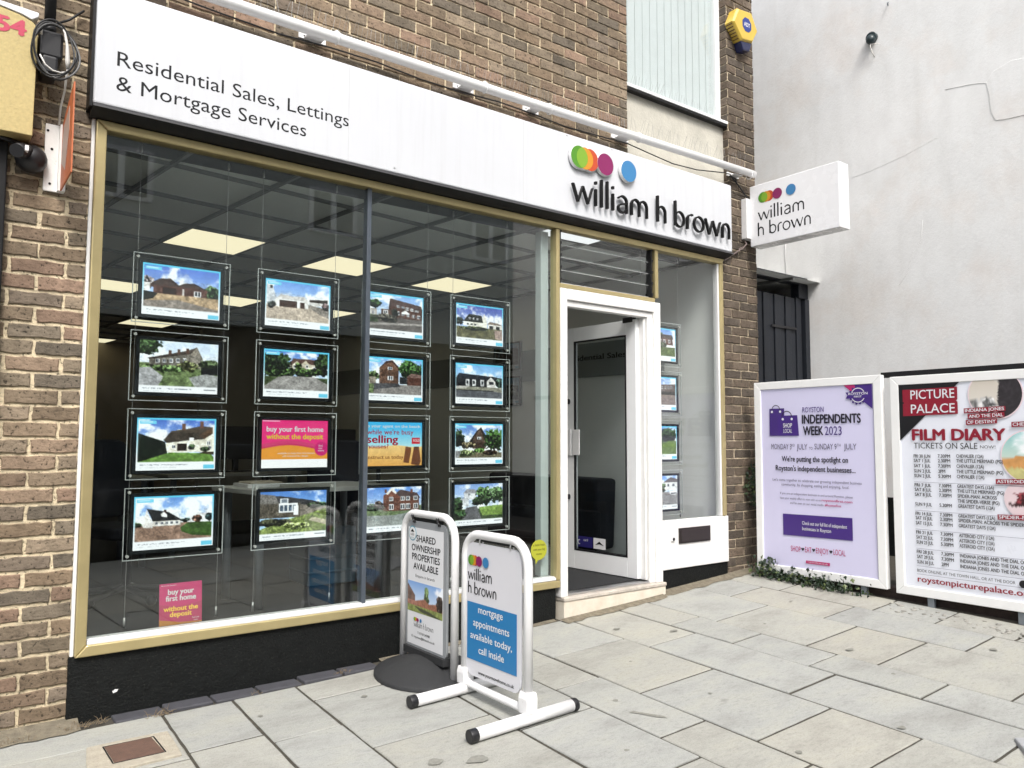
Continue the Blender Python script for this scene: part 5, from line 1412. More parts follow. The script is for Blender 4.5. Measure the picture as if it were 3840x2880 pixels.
mb = MB(); mb.prism(circle(-.212 * 0, 0, .042, 26), PG(-.212, 1.02), .0012, .0018, 0); mb.prism(circle(0, 0, .036, 26), PG(-.212, 1.02), .0019, .0024, 1)
mb.prism([(-.022, .008), (0, .024), (.022, .008)], PG(-.212, 1.02), .0025, .003, 2); mb.text('HOMES', (V(2.2970, -.212, 1.008), V(0, -1, 0), V(0, 0, 1), V(-1, 0, 0)), .010, 2, width=.04, align='C'); mb.text('for you', (V(2.2970, -.212, .992), V(0, -1, 0), V(0, 0, 1), V(-1, 0, 0)), .009, 0, width=.035, align='C')
mb.build('round_badge', [mat('teal_ring', hx(90, 150, 170), .5), M_white, M_text], bp)
for y in (-.228, -.495):
    mb = MB(); mb.tube([(2.304 + .013 * math.cos(R(a)), y - .012 + a * .00006, 1.108 + .028 * math.sin(R(a))) for a in range(0, 360, 30)], .0045, 6, closed=True); mb.tube([(2.295, y + .02, 1.125), (2.29, y, 1.10), (2.296, y - .02, 1.085)], .005, 6); mb.build('hook', M_blackplastic, a2)
mb = MB(); mb.box(2.305, -.52, 1.092, 2.313, -.20, 1.110); mb.build('hanger_bar', M_soffit, a2)
# rubber base: a low dome, flat edged
mb = MB(); vs = []; fs = []
cx, cy, rx, ry = 2.31, -.375, .285, .325
NR, NA = 9, 40
zz0 = gz(cx, cy)
prof = [(1.0, .0), (1.0, .016), (.97, .024), (.86, .036), (.68, .054), (.48, .074), (.30, .088), (.16, .094), (0.02, .096)]
for (rr, hh) in prof:
    for i in range(NA):
        t = 2 * math.pi * i / NA
        x, y = cx + rx * rr * math.cos(t), cy + ry * rr * math.sin(t)
        vs.append((x, y, gz(x, y) + hh))
for k in range(NR - 1):
    for i in range(NA): fs.append((k * NA + i, k * NA + (i + 1) % NA, (k + 1) * NA + (i + 1) % NA, (k + 1) * NA + i))
fs.append([(NR - 1) * NA + i for i in range(NA)])
mb.add(vs, fs, 0, True); mb.box(cx - .03, cy - .20, zz0 + .08, cx + .03, cy + .22, zz0 + .118)
mb.build('rubber_base', M_rubber, a2)

# ------------------------------------------------------------------ notice boards
nb_frame_mat = mat('white_board_frame', (.84, .84, .835), .4, var=.025, scale=12, speck=((.5, .48, .44), 40, .69))
def board(x, ya, yb, z0, z1, label, legs):
    t = thing('notice_board', label, 'notice board', (x, (ya + yb) / 2, gz(x, ya)))
    F = YZ(x, ya, 0); w = ya - yb; fw_ = .062
    mb = MB()
    mb.prism([(0, z0), (w, z0), (w - fw_, z0 + fw_), (fw_, z0 + fw_)], F, -.05, .0); mb.prism([(0, z1), (w, z1), (w - fw_, z1 - fw_), (fw_, z1 - fw_)], F, -.05, .0)
    mb.prism([(0, z0), (fw_, z0 + fw_), (fw_, z1 - fw_), (0, z1)], F, -.05, .0005); mb.prism([(w, z0), (w - fw_, z0 + fw_), (w - fw_, z1 - fw_), (w, z1)], F, -.05, .0005)
    mb.build('frame', nb_frame_mat, t, bevel=.004)
    mb = MB(); mb.fbox(F, .01, z0 + .01, -.055, w - .01, z1 - .01, -.0505); mb.build('backing', M_soffit, t)
    for y in legs:
        mb = MB(); mb.box(x + .012, y - .022, gz(x, y) - .02, x + .045, y + .022, z0 + .3); mb.build('leg', M_greymetal, t, bevel=.003)
    return t, F
nb1, F1 = board(5.62, -.150, -1.243, .487, 2.038, 'white framed notice board with the lilac independents week poster', (-.735, -1.06))
nb2, F2 = board(5.62, -1.308, -2.40, .475, 2.016, 'white framed notice board with the film diary poster, at the right edge', (-1.54, -2.1))
Q = lambda y, z, c=.004: (V(5.6315 - c, y, z), V(0, -1, 0), V(0, 0, 1), V(-1, 0, 0))     # print lies 8 mm behind the frame face
K = lambda pts, q=0: [(-a, b_) for a, b_ in pts]
C_lil = mat('lilac_poster', hx(210, 207, 235), .35, var=.02); C_pur = mat('purple_ink', hx(66, 40, 122), .4); C_dp = mat('dark_purple_ink', hx(66, 42, 118), .4); C_dk = mat('dark_violet_ink', hx(34, 30, 46), .4); C_pk = mat('pink_ink', hx(178, 40, 104), .4); C_gy = mat('grey_violet_ink', hx(92, 88, 112), .4); C_wh = mat('white_ink', (.72, .72, .76), .4)
mb = MB(); mb.fbox(Q(-.205, .540, 0), 0, 0, -.004, .970, 1.448, .002, 0); po1 = mb.build('poster', C_lil, nb1)
INK = [C_pur, C_dp, C_dk, C_pk, C_wh, C_dp, C_gy]
mb = MB()
E = Q(0, 0, .006)
def P2(pts, m_, c0=.0, c1=.0006): mb.prism(K(pts), E, c0, c1, m_)
P2([(-.935, 1.988), (-1.172, 1.988), (-1.172, 1.790)], 0)
P2([(-.935, 1.988), (-1.03, 1.988), (-1.08, 1.868), (-1.075, 1.87)], 3, .0006, .001)
mb.flush('corner_flash', INK, po1)
P2([(-.294, 1.816), (-.432, 1.817), (-.432, 1.593), (-.291, 1.593)], 1)
P2([(-.372, 1.757), (-.550, 1.758), (-.562, 1.593), (-.368, 1.593)], 0, .0006, .0012)
def ring(cy, cz, r0, r1, m_, a0=0, a1=180, c=.0014, sc=1.0):
    o = [(cy - r1 * math.cos(R(a)), cz + r1 * sc * math.sin(R(a))) for a in range(a0, a1 + 1, 15)]; i_ = [(cy - r0 * math.cos(R(a)), cz + r0 * sc * math.sin(R(a))) for a in range(a1, a0 - 1, -15)]
    O, u, v, n = E
    k = len(o); pts = o + i_
    vs = [O + u * -p_[0] + v * p_[1] + n * c for p_ in pts]
    mb.add(vs, [(q, q + 1, 2 * k - 2 - q, 2 * k - 1 - q) for q in range(k - 1)], m_)
ring(-.355, 1.805, .034, .040, 2); ring(-.455, 1.748, .040, .047, 2)
for y, z in ((-.318, 1.79), (-.395, 1.79), (-.418, 1.728), (-.50, 1.728)): mb.prism(circle(-y, z, .010, 10), E, .0012, .0018, 4)
T1 = lambda s_, y, z, size, m_, w_=None, al='L', bold=0., dz=.0012: mb.text(s_, Q(y, z, .006 + dz), size, m_, width=w_, align=al, bold=bold)
T1('SHOP', -.422, 1.660, .034, 4, .08, 'L', .02, .003); T1('LOCAL', -.423, 1.617, .032, 4, .079, 'L', .0, .003)
mb.flush('shopping_bags', INK, po1)
P2([(-.400, .966), (-.991, .976), (-.991, .808), (-.400, .797)], 0)
P2([(-.597, .616), (-.800, .620), (-.799, .597), (-.597, .594)], 3)
T1('Check out our full list of independent', -.572, .893, .027, 4, .375, 'L', .008, .0018); T1('businesses in Royston', -.572, .850, .027, 4, .245, 'L', .008, .0018)
mb.flush('list_panel', INK, po1)
# scalloped rosette badge
sc_ = [(1.063 + (.066 + .008 * math.cos(14 * 2 * math.pi * i / 112)) * math.cos(2 * math.pi * i / 112), 1.896 + (.066 + .008 * math.cos(14 * 2 * math.pi * i / 112)) * math.sin(2 * math.pi * i / 112)) for i in range(112)]
mb.prism(sc_, E, .001, .0016, 1); ring(-1.063, 1.896, .050, .056, 4, 0, 360, .0018)
P2([(-.965, 1.92), (-1.16, 1.92), (-1.145, 1.896), (-1.16, 1.872), (-.965, 1.872), (-.98, 1.896)], 0, .002, .0024)
T1('ROYSTON', -1.063, 1.899, .018, 4, .15, 'C', .02, .003); T1('FIRST', -1.063, 1.879, .013, 4, .06, 'C', .02, .003)
mb.flush('rosette', INK, po1)
T1('ROYSTON', -.597, 1.778, .041, 5, .183, 'L', .008); T1('INDEPENDENTS', -.593, 1.690, .068, 2, .485, 'L', .04); T1('WEEK', -.601, 1.599, .068, 2, .17, 'L', .04); T1('2023', -.785, 1.599, .066, 5, .14)
T1('MONDAY 3', -.306, 1.484, .044, 6, .185); T1('RD', -.493, 1.508, .020, 6, .028); T1('JULY', -.540, 1.484, .044, 6, .093); T1('TO', -.648, 1.484, .020, 6, .03); T1('SUNDAY 9', -.695, 1.487, .044, 6, .185); T1('TH', -.883, 1.511, .020, 6, .03); T1('JULY', -.940, 1.489, .044, 6, .10)
mb.flush('headline', INK, po1)
T1("We're putting the spotlight on", -.402, 1.388, .042, 2, .567, 'L', .025); T1("Royston's independent businesses...", -.344, 1.313, .042, 2, .682, 'L', .025)
T1("Let's come together to celebrate our growing independent business", -.312, 1.228, .021, 6, .76); T1("community, by shopping, eating and enjoying, local.", -.393, 1.192, .021, 6, .58)
T1("If you are an independent business in and around Royston, please", -.379, 1.122, .018, 6, .62); T1("have your weekly offers in now with us on", -.378, 1.084, .018, 6, .36); T1("roystonfirst.com", -.745, 1.086, .018, 3, .25, 'L', .02)
T1("and be seen on our social media", -.469, 1.049, .018, 6, .29); T1("#RoystonFirst", -.77, 1.05, .018, 3, .135, 'L', .02)
mb.flush('body_text', INK, po1)
T1('SHOP', -.466, .675, .043, 3, .087); T1('EAT', -.592, .679, .043, 3, .055); T1('ENJOY', -.686, .682, .043, 3, .105); T1('LOCAL', -.832, .686, .043, 3, .097)
for y, z in ((-.572, .70), (-.666, .703), (-.811, .706)): mb.prism([(-y + a * .013, z + b_ * .013) for a, b_ in ((0, -1.1), (1, .1), (.9, .7), (.45, .9), (0, .5), (-.45, .9), (-.9, .7), (-1, .1))], E, .0006, .0012, 2)
T1('roystonfirst.co.uk', -.698, .603, .010, 4, .17, 'C', .0, .0014)
mb.build('strapline', INK, po1)
# film diary poster
C_red = mat('crimson_ink', hx(138, 24, 46), .4); C_blk = mat('black_ink', hx(18, 17, 22), .4); C_rim = mat('pale_pink_ink', hx(232, 214, 220), .4); C_pale = mat('white_film_poster', hx(230, 233, 243), .3, var=.02)
mb = MB(); mb.fbox(Q(-1.368, .535, 0), 0, 0, -.004, .975, 1.432, .002, 0); po2 = mb.build('poster', C_pale, nb2)
for nm, cy, cz, rad, sd in (('film_still', -2.0, 1.862, .16, 1), ('film_still', -2.19, 1.455, .165, 2), ('film_still', -2.16, 1.185, .125, 3)):
    mb = MB(); O, u, v, n = Q(cy, cz, .0062)
    mb.prism([(a, min(b_, 1.9655 - cz)) for a, b_ in circle(0, 0, rad * 1.05, 36)], (O, u, v, n), 0, .0006, 0)
    mb.c = None
    rim = mb.build('picture_ring', C_rim, po2)
    # generic landscape or abstract stand-in, drawn as a disc of coloured points
    p = Pic(400 + sd, 60, 60)
    if sd == 1: p.sky((196, 176, 150), (235, 225, 210), .3, 1); p.poly([(.6, 0), (1, 0), (1, 1), (.5, 1), (.55, .5)], (44, 40, 44), .4); p.rect(.1, .05, .6, .2, (170, 120, 80), .3); p.tree(.2, .75, .3, .2, (150, 150, 150))
    elif sd == 2: p.sky((110, 185, 182), (205, 215, 190), .1, .6); p.rect(0, .5, 1, 1, (205, 150, 90), .15, 8); p.rect(0, .72, 1, 1, (196, 190, 130), .15, 8)
    else: p.a[:] = np.array((226, 205, 210)) / 255; p.tree(.7, .5, .4, .3, (90, 30, 36), .4); p.rect(.1, .62, 1, .68, (60, 30, 34))
    arr = p.finish(raw=True); lin = np.where(arr <= .04045, arr / 12.92, ((arr + .055) / 1.055) ** 2.4)
    mb = MB(); mb.c = []; NA_, NR_ = 40, 14; vs = [O + n * .0012]; cs_ = [lin[30, 30]]
    for r_ in range(1, NR_ + 1):
        for i in range(NA_):
            a, b_ = r_ / NR_ * math.cos(2 * math.pi * i / NA_), r_ / NR_ * math.sin(2 * math.pi * i / NA_)
            yy_ = cz + b_ * rad
            vs.append(O + u * (a * rad) + v * (min(b_ * rad, 1.962 - cz)) + n * .0012); cs_.append(lin[int(min(59, 30 - b_ * 29)), int(min(59, 30 + a * 29))])
    fs = [(0, 1 + i, 1 + (i + 1) % NA_) for i in range(NA_)]
    for r_ in range(NR_ - 1):
        for i in range(NA_): fs.append((1 + r_ * NA_ + i, 1 + (r_ + 1) * NA_ + i, 1 + (r_ + 1) * NA_ + (i + 1) % NA_, 1 + r_ * NA_ + (i + 1) % NA_))
    mb.v = vs; mb.f = fs; mb.m = [0] * len(fs); mb.s = [False] * len(fs); mb.c = [(*c, 1) for c in cs_]
    mb.build(nm, M_print, rim)
mb = MB(); E = Q(0, 0, .0085)
P2([(-1.370, 1.966), (-1.795, 1.966), (-1.370, 1.556)], 1)
P2([(-1.398, 1.918), (-1.768, 1.922), (-1.768, 1.838), (-1.758, 1.829), (-1.768, 1.82), (-1.768, 1.738), (-1.398, 1.730), (-1.398, 1.815), (-1.408, 1.824), (-1.398, 1.833)], 0, .0006, .0012)
T2 = lambda s_, y, z, size, m_, w_=None, al='L', bold=0., dz=.0085: mb.text(s_, Q(y, z, dz + .0005), size, m_, width=w_, align=al, bold=bold)
T2('PICTURE', -1.455, 1.849, .062, 2, .295, 'L', .01, .011); T2('PALACE', -1.455, 1.749, .062, 2, .295, 'L', .01, .011)
INK2 = [C_red, C_blk, C_wh, C_gy]
mb.flush('title_block', INK2, po2)
def tape(s_, y, z, w_, h=.030):
    P2([(y + .008, z - .007), (y - w_ - .008, z + .002), (y - w_ - .008, z + h + .005), (y + .008, z + h - .004)], 0, .004, .0045)
    O, u, v, n = Q(y, z, .0135)
    mb.text(s_, (O, (u + v * .035).normalized(), v, n), h * .72, 2, width=w_, bold=.02); mb.flush('film_caption', INK2, po2)
tape('INDIANA JONES', -1.815, 1.747, .238); tape('AND THE DIAL', -1.838, 1.708, .208); tape('OF DESTINY', -1.826, 1.668, .175); tape('CHEVALIER', -2.10, 1.651, .17); tape('ASTEROID CITY', -1.994, 1.282, .24); tape('SPIDER-MAN', -1.996, 1.054, .22)
T2('FILM DIARY', -1.459, 1.560, .075, 0, .592, 'L', .045); T2('TICKETS ON SALE', -1.465, 1.502, .040, 1, .417); T2('NOW!', -1.898, 1.506, .020, 1, .093)
mb.flush('headline', INK2, po2)
RW = [(1.438, 'FRI 30 JUN', '7.30PM', 'CHEVALIER (12A)', .17), (1.406, 'SAT 1 JUL', '2.30PM', 'THE LITTLE MERMAID (PG)', .285), (1.370, 'SAT 1 JUL', '7.30PM', 'CHEVALIER (12A)', .17), (1.334, 'SUN 2 JUL', '2PM', 'THE LITTLE MERMAID (PG)', .285), (1.300, 'SUN 2 JUL', '5.30PM', 'CHEVALIER (12A)', .17),
 (1.236, 'FRI 7 JUL', '7.30PM', 'GREATEST DAYS (12A)', .225), (1.204, 'SAT 8 JUL', '2.30PM', 'THE LITTLE MERMAID (PG)', .285), (1.170, 'SAT 8 JUL', '7.30PM', 'SPIDER-MAN: ACROSS', .24), (1.137, '', '', 'THE SPIDER-VERSE (PG)', .255), (1.103, 'SUN 9 JUL', '5.30PM', 'GREATEST DAYS (12A)', .225),
 (1.038, 'FRI 14 JUL', '7.30PM', 'GREATEST DAYS (12A)', .225), (1.007, 'SAT 15 JUL', '2.30PM', 'SPIDER-MAN: ACROSS THE SPIDER-VERSE', .47), (.972, 'SAT 15 JUL', '7.30PM', 'GREATEST DAYS (12A)', .225),
 (.908, 'FRI 21 JUL', '7.30PM', 'ASTEROID CITY (12A)', .215), (.873, 'SAT 22 JUL', '7.30PM', 'ASTEROID CITY (12A)', .215), (.839, 'SUN 23 JUL', '5.30PM', 'ASTEROID CITY (12A)', .215),
 (.774, 'FRI 28 JUL', '7.30PM', 'INDIANA JONES AND THE DIAL OF DESTINY', .50), (.739, 'SAT 29 JUL', '7.30PM', 'INDIANA JONES AND THE DIAL OF DESTINY', .50), (.703, 'SUN 30 JUL', '2PM', 'INDIANA JONES AND THE DIAL OF DESTINY', .50)]
for z, a, b_, c, w_ in RW:
    if a: T2(a, -1.462, z, .022, 1, .113, 'L', .022); T2(b_, -1.626, z + .002, .022, 1, .08 if len(b_) > 4 else .045, 'L', .022)
    T2(c, -1.746, z + .004, .022, 1, w_, 'L', .022)
for z in (1.268, 1.07, .94, .807, .686, .63): P2([(-1.458, z), (-2.25, z), (-2.25, z - .0018), (-1.458, z - .0018)], 3)
mb.flush('timetable', INK2, po2)
T2('BOOK ONLINE, AT THE TOWN HALL, OR AT THE DOOR', -1.460, .645, .019, 1, .615); T2('roystonpicturepalace.org.uk', -1.462, .577, .040, 0, .80, 'L', .02); mb.prism(circle(2.12, .652, .024, 20), E, .0005, .001, 1)
mb.build('booking_line', INK2, po2)
# steel rail behind the boards and low dark wall
mb = MB(); mb.box(5.705, -2.9, 2.02, 5.735, -1.2, 2.060); tag(mb.build('rail', M_soffit), 'black rail running behind the tops of the two notice boards', 'rail')
mb = MB(); mb.box(5.70, -3.6, .30, 5.80, -.5, .50); tag(mb.build('low_wall', mat('dark_old_brick', (.045, .03, .026), .9, var=.5, scale=26, bump=.6, bscale=90), bevel=.01), 'low dark brick kerb wall under the notice boards', 'wall')
sb = MB(); sb.box(5.80, -5, .2, 7.0, .2, .46); tag(sb.build('soil', mat('dark_soil', (.02, .018, .014), 1, var=.5, scale=20, bump=.8, bscale=60)), kind='structure')

# ------------------------------------------------------------------ side gate and the white neighbour
gt = thing('side_gate', 'tall dark navy boarded gate with an open header, between the brick pier and white wall', 'gate', (6.5, .2, .4))
mb = MB(); mb.box(5.92, .18, 3.088, 6.995, .27, 3.160); mb.box(6.84, .18, 2.95, 6.998, .27, 3.0875); mb.box(6.93, .17, .4, 6.999, .27, 2.945); mb.build('frame', M_gate, gt, bevel=.004)
x = 5.93; k = 0
mb = MB()
while x < 6.90:
    w_ = .082; z1 = 2.955 + random.uniform(-.012, .006)
    mb.box(x, .20 + (k % 2) * .012, .42, x + w_, .225 + (k % 2) * .012, z1); x += w_ + .007; k += 1
mb.box(5.93, .225, 1.0, 6.93, .27, 1.12); mb.box(5.93, .225, 2.5, 6.93, .27, 2.62)
mb.build('boards', M_gate, gt, bevel=.003)
mb = MB(); mb.box(6.40, .188, 2.63, 6.80, .20, 2.652); mb.build('strap_hinge', M_blackplastic, gt)
m_ww, n_, l_, p_ = new_mat('white_masonry_paint')
tc = n_.new('ShaderNodeTexCoord')
def nz(sc, det=6, st=(1, 1, 1)):
    z = n_.new('ShaderNodeTexNoise'); z.inputs['Scale'].default_value = sc; z.inputs['Detail'].default_value = det; z.inputs['Roughness'].default_value = .6
    mp = n_.new('ShaderNodeMapping'); mp.inputs['Scale'].default_value = st; l_.new(tc.outputs['Object'], mp.inputs['Vector']); l_.new(mp.outputs[0], z.inputs['Vector']); return z
za = nz(.9, 8, (1, 1, 1)); zb_ = nz(5, 8, (1, 1, .5)); zc_ = nz(40, 4); zd = nz(1.6, 5)
def rp(src, a, b_, pa=.3, pb=.7):
    r = n_.new('ShaderNodeValToRGB'); r.color_ramp.elements[0].position = pa; r.color_ramp.elements[1].position = pb; r.color_ramp.elements[0].color = (*a, 1); r.color_ramp.elements[1].color = (*b_, 1); l_.new(src.outputs['Fac'], r.inputs['Fac']); return r
r1_ = rp(za, (.77, .775, .77), (.83, .83, .825)); r2_ = rp(zb_, (.91, .905, .90), (1.0, 1.0, 1.0)); r3_ = rp(zd, (.97, .935, .91), (1, 1, 1), .34, .5)
x1 = n_.new('ShaderNodeMixRGB'); x1.blend_type = 'MULTIPLY'; x1.inputs[0].default_value = 1; l_.new(r1_.outputs[0], x1.inputs[1]); l_.new(r2_.outputs[0], x1.inputs[2])
x2 = n_.new('ShaderNodeMixRGB'); x2.blend_type = 'MULTIPLY'; x2.inputs[0].default_value = 1; l_.new(x1.outputs[0], x2.inputs[1]); l_.new(r3_.outputs[0], x2.inputs[2])
ze = nz(1, 6, (7, 7, .5)); r4_ = rp(ze, (.965, .962, .955), (1, 1, 1), .30, .46)
x3 = n_.new('ShaderNodeMixRGB'); x3.blend_type = 'MULTIPLY'; x3.inputs[0].default_value = 1; l_.new(x2.outputs[0], x3.inputs[1]); l_.new(r4_.outputs[0], x3.inputs[2])
l_.new(x3.outputs[0], p_.inputs['Base Color']); p_.inputs['Roughness'].default_value = .85
ad = n_.new('ShaderNodeMath'); ad.operation = 'MULTIPLY_ADD'; ad.inputs[1].default_value = .2; l_.new(zc_.outputs['Fac'], ad.inputs[0]); l_.new(zb_.outputs['Fac'], ad.inputs[2])
bm_ = n_.new('ShaderNodeBump'); bm_.inputs['Strength'].default_value = .22; bm_.inputs['Distance'].default_value = .03; l_.new(ad.outputs[0], bm_.inputs['Height']); l_.new(bm_.outputs[0], p_.inputs['Normal'])
wb = thing('white_building', 'tall blank white rendered side wall of the neighbouring building on the right', 'building', (7.2, -2, .3))
mb = MB(); mb.box(7.0, -5.0, 1.05, 7.6, 12, 9.5); mb.build('wall', m_ww, wb)
mb = MB(); mb.box(6.985, -5.0, .1, 7.55, 12, 1.049); mb.build('plinth', M_black, wb, bevel=.01)
mb = MB()
WFc = (V(7.0, 0, 0), V(0, -1, 0), V(0, 0, 1), V(-1, 0, 0))
mb.prism([(1.52, 4.44), (1.50, 4.54), (1.56, 4.62), (1.70, 4.66), (1.80, 4.64), (2.6, 4.75), (2.6, 4.1), (1.80, 4.17), (1.62, 4.185), (1.56, 4.20), (1.53, 4.28)], WFc, -.01, .004); mb.build('render_patch', m_ww, wb, bevel=.003)
mb = MB()
M_crack = mat('crack_shadow', (.58, .58, .57), 1)
def crack(pts, r=.0022):
    mb.tube([(6.999, a, b_) for a, b_ in pts], r, 5); mb.flush('crack', M_crack, wb)
crack([(-1.18, 4.60), (-1.30, 4.585), (-1.40, 4.571), (-1.46, 4.555), (-1.50, 4.543)]); crack([(-.72, 2.95), (-.80, 3.05), (-.84, 3.2), (-.93, 3.32), (-.95, 3.5)], .0012); crack([(-.30, 4.05), (-.5, 4.07), (-.8, 4.12), (-1.1, 4.2)], .0008)
mb = MB(); mb.tube([(6.997, .421, 3.165), (6.997, .424, 3.4), (6.997, .42, 3.62)], .004, 6); mb.build('conduit', mat('painted_conduit', (.5, .5, .5), .7), wb)
sl = thing('security_sensor', 'small black sensor with loose white wire on the white wall', 'sensor', (6.98, -.55, 5.25))
mb = MB(); mb.ball((6.96, -.552, 5.30), .046, 0, 14, (.9, .95, 1.0)); mb.tube([(7.0, -.552, 5.325), (6.96, -.552, 5.325)], .05, 14); mb.build('housing', mat('dark_teal_plastic', (.02, .035, .04), .35), sl)
mb = MB(); mb.tube([(6.95, -.552, 5.26), (6.95, -.553, 5.22), (6.97, -.560, 5.17), (6.985, -.572, 5.13)], .005, 6); mb.tube([(6.95, -.55, 5.25), (6.96, -.60, 5.24), (6.98, -.63, 5.235)], .004, 6); mb.build('loose_wire', M_whitecable, sl)
mb = MB(); mb.tube([(6.995, -.71, 5.60), (6.97, -.715, 5.585), (6.97, -.72, 5.56)], .006, 6); tag(mb.build('wall_hook', M_greymetal), 'small rusty hook in the white wall above the black sensor', 'hook')

# ------------------------------------------------------------------ utility cover in the paving
uc = thing('utility_cover', 'small rusty rectangular access cover set in pale mortar in the paving', 'cover', (.8, -.5, gz(.8, -.5)))
mb = MB(); vs = []
outl = [(.645, -.350), (.80, -.345), (.968, -.352), (.962, -.5), (.95, -.662), (.80, -.665), (.60, -.672), (.62, -.5)]
zt = max(gz(x, y) for x, y in outl) + .0035
mb.prism(outl, XY(0, 0, 0), gz(.8, -.5) - .02, zt); mb.build('mortar_surround', M_sandmortar, uc, bevel=.004)
mb = MB(); mb.prism([(.705, -.398), (.890, -.392), (.896, -.597), (.706, -.599)], XY(0, 0, 0), zt - .01, zt + .003, 0)
mb.build('lid', M_rust, uc, bevel=.002)
mb = MB()
for q in ((.699, -.604, .902, -.6), (.699, -.394, .902, -.388), (.698, -.6, .7035, -.392), (.8975, -.6, .903, -.392)): mb.box(q[0], q[1], zt - .01, q[2], q[3], zt + .0015)
mb.build('rim', M_soffit, uc)
# grey corner of a smooth granite slab at the bottom right
mb = MB(); mb.prism([(3.60, -2.86), (3.80, -2.72), (4.4, -3.3), (4.1, -3.5)], XY(0, 0, 0), .1, gz(3.7, -2.8) + .02); tag(mb.build('granite_slab', mat('smooth_granite', (.34, .345, .36), .6, var=.1, scale=40), bevel=.008), kind='structure')

# ------------------------------------------------------------------ plants
def leaf(mb, c, r, m_, nrm=None):
    a = random.uniform(0, 6.28)
    d = (nrm or Vector((random.gauss(0, 1), random.gauss(-.8, .7), random.gauss(.3, .7)))).normalized()
    x = d.orthogonal().normalized(); x = Quaternion(d, a) @ x; y = d.cross(x)
    pts = [(0, -1), (.55, -.55), (.95, -.1), (.45, .15), (.35, .65), (0, 1.1), (-.35, .65), (-.45, .15), (-.95, -.1), (-.55, -.55)]
    c = Vector(c)
    vs = [c + (x * px + y * py) * r + d * (-.25 * r * abs(px)) for px, py in pts]
    mb.add(vs + [c + d * .1 * r], [(i, (i + 1) % 10, 10) for i in range(10)], m_)
iv = thing('ivy', 'green ivy climbing the right edge of the brick pier behind the notice board', 'plant', (5.85, -.05, .9))
mb = MB()
for i in range(760):
    z = random.triangular(.78, 1.74, 1.18)
    sp_ = .03 + .26 * max(0, 1 - (abs(z - 1.16) / .46) ** 1.3)
    x = 5.93 - random.random() ** 1.25 * sp_
    leaf(mb, (x, -.016 - abs(random.gauss(0, .045)), z), random.uniform(.008, .020), random.choice((0, 0, 1, 1, 1, 2)))
mb.build('leaves', [M_leaf, M_leaf2, M_leaf3], iv)
mb = MB()
for k in range(5): mb.tube([(5.87 + .012 * k - .02, -.012, .42), (5.86 + .01 * k, -.014, .8), (5.85 + .02 * math.sin(k), -.016, 1.2), (5.87, -.014, 1.65)], .004, 5)
mb.build('stems', M_dry, iv)
iv2 = thing('ivy', 'dark green ivy spreading along the ground below the lilac notice board', 'plant', (5.6, -.6, .42))
mb = MB()
for i in range(680):
    y = random.triangular(-1.2, -.08, -.25)
    x = 5.585 + random.gauss(.03, .035) + SL * y
    h = abs(random.gauss(0, .06)) * (1.3 if y > -.35 else .75)
    leaf(mb, (x, y, gz(x, y) + .008 + min(h, .15)), random.uniform(.008, .021), random.choice((0, 1, 1, 1, 1, 1, 1, 2)))
mb.build('leaves', [M_leaf, M_leaf2, M_leaf3], iv2)
def weed(x, y, n_, h, label, spread=.06):
    t = thing('dry_weed', label, 'weed', (x, y, gz(x, y)))
    mb = MB()
    for i in range(n_):
        a = random.uniform(0, 6.28); l_ = random.uniform(.3, 1) * h
        x0, y0 = x + random.uniform(-spread, spread), y + random.uniform(-.03, .02)
        z0 = gz(x0, y0) + .004
        dx, dy = math.cos(a) * l_ * .7, -abs(math.sin(a)) * l_ * .3
        up_ = random.choice((.12, .2, .5, .9)) * l_
        mb.tube([(x0, y0, z0), (x0 + dx * .5, y0 + dy * .5, z0 + up_ * .7), (x0 + dx, y0 + dy, z0 + up_)], [.0013, .001, .0005], 4, caps=False)
    mb.build('stems', M_dry, t)
weed(.68, -.075, 55, .05, 'dry straw weed at the foot of the left brick pier', .09); weed(.99, -.125, 40, .05, 'dry weed with one tall stalk against the black riser left of the edging', .06); weed(1.93, -.09, 26, .05, 'small dry weed by the black rubber sign base', .05); weed(1.45, -.125, 10, .03, 'tiny dry weed in the blue brick edging', .03); weed(.36, -.10, 40, .035, 'flattened dry grass at the bottom left corner of the pier', .12)
lt = MB(); lt.prism([(0, 0), (.016, .004), (.022, .014), (.008, .016), (-.004, .009)], XZ(.805, -.0125, .358), 0, .002); tag(lt.build('paper_scrap', M_white), 'tiny white scrap stuck to the black riser', 'scrap')

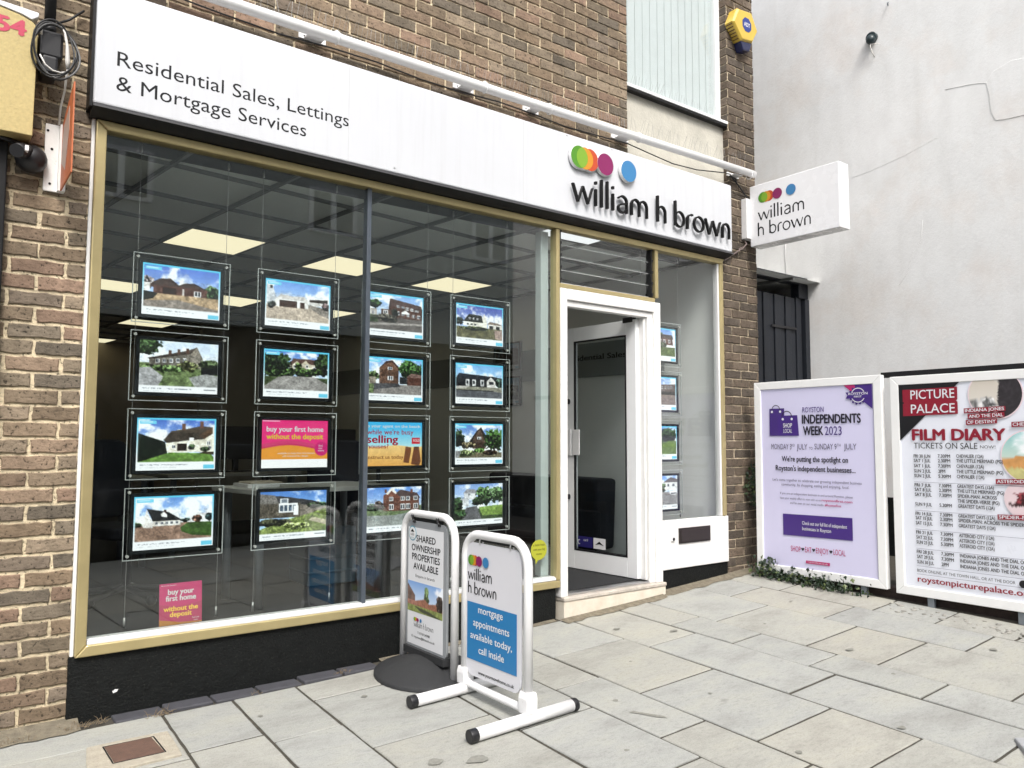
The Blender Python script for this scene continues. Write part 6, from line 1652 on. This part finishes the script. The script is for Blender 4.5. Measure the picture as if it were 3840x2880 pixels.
# ------------------------------------------------------------------ houses across the street, seen mirrored in the glass
M_oppw = mat('bright_white_window', (.92, .92, .92), .5)
oh = thing('opposite_house', 'pale rendered house across the street with white upper windows', 'house', (6, -12.2, 0))
mb = MB(); mb.box(-9, -16, 3.9, 24, -12.0, 8.3); mb.build('upper_wall', mat('pale_render', (.60, .63, .60), .85, var=.08), oh)
mb = MB(); mb.box(-9, -16, -.1, 24, -12.15, 3.89); mb.build('lower_wall', mat('dark_brick_front', (.05, .038, .03), .9, var=.3, scale=8), oh)
mb = MB(); mb.prism([(-11.4, 8.3), (-16.6, 8.3), (-14, 10.6)], (V(-9.4, 0, 0), V(0, 1, 0), V(0, 0, 1), V(1, 0, 0)), 0, 33.8); mb.build('roof', mat('clay_tile_roof', (.15, .08, .06), .9, var=.3, scale=10), oh)
for k in range(7):
    x = 2.35 - 8.66 + k * 4.33 + .57
    wd = MB()
    for q in ((-.58, 6.12, .58, 6.20), (-.58, 7.04, .58, 7.12), (-.58, 6.2, -.47, 7.04), (.47, 6.2, .58, 7.04), (-.06, 6.2, .06, 7.04)): wd.box(x + q[0], -12.0, q[1], x + q[2], -11.93, q[3])
    wo = wd.build('window', M_oppw, oh)
    wd = MB(); wd.box(x - .48, -11.99, 6.18, x + .48, -11.98, 7.06); wd.build('pane', mat('dark_pane', (.05, .055, .06), .3), wo)
for k in range(4):
    x = -5 + k * 6.5
    wd = MB(); wd.box(x, -12.16, .5, x + 3.2, -12.10, 2.8); wd.build('shop_window', mat('dark_shop_glass', (.03, .035, .04), .1), oh)

# dark car at the kerb behind the viewer: only its mirror image shows, low in the shop glass
pcx, pcy = 3.3, -7.2
car = thing('parked_car', 'dark parked car at the far kerb, mirrored low in the shop window', 'car', (pcx, pcy, 0))
CF_ = (V(pcx, pcy, 0), V(1, 0, 0), V(0, 0, 1), V(0, 1, 0))
M_car = mat('dark_car_paint', (.010, .012, .016), .15); M_tyre = mat('tyre_rubber', (.015, .015, .015), .8); M_cglass = mat('dark_car_glass', (.008, .010, .012), .08)
prof = [(-2.15, .30), (-2.18, .55), (-2.10, .80), (-1.75, .90), (-1.15, .96), (-.55, 1.42), (-.1, 1.50), (.75, 1.48), (1.35, 1.22), (1.75, 1.00), (2.10, .92), (2.18, .60), (2.12, .30)]
mb = MB(); mb.prism(prof, CF_, -.86, .86); mb.build('body', M_car, car, bevel=.06, seg=3)
mb = MB(); mb.prism([(-1.0, .98), (-.50, 1.37), (-.05, 1.43), (-.05, .98)], CF_, .855, .868); mb.flush('side_window', M_cglass, car); mb.prism([(.02, .98), (.02, 1.43), (.72, 1.41), (1.22, 1.18), (1.45, 1.0)], CF_, .855, .868); mb.build('side_window', M_cglass, car)
for a in (-1.35, 1.32):
    for c in (-.80, .80):
        mb = MB(); mb.prism(circle(a, .32, .32, 26), CF_, c - .10, c + .10); w_ = mb.build('wheel', M_tyre, car, bevel=.02)
        mb = MB(); mb.prism(circle(a, .32, .20, 20), CF_, c + .101 if c > 0 else c - .115, c + .115 if c > 0 else c - .101); mb.build('rim', M_tyre, w_)
mb = MB(); mb.prism(rrect(-2.15, .66, -1.95, .80, .04), CF_, .60, .88); mb.flush('headlight', M_white, car); mb.prism(rrect(1.98, .70, 2.14, .86, .04), CF_, .60, .88); mb.build('tail_light', mat('red_lens', (.3, .01, .01), .2), car)
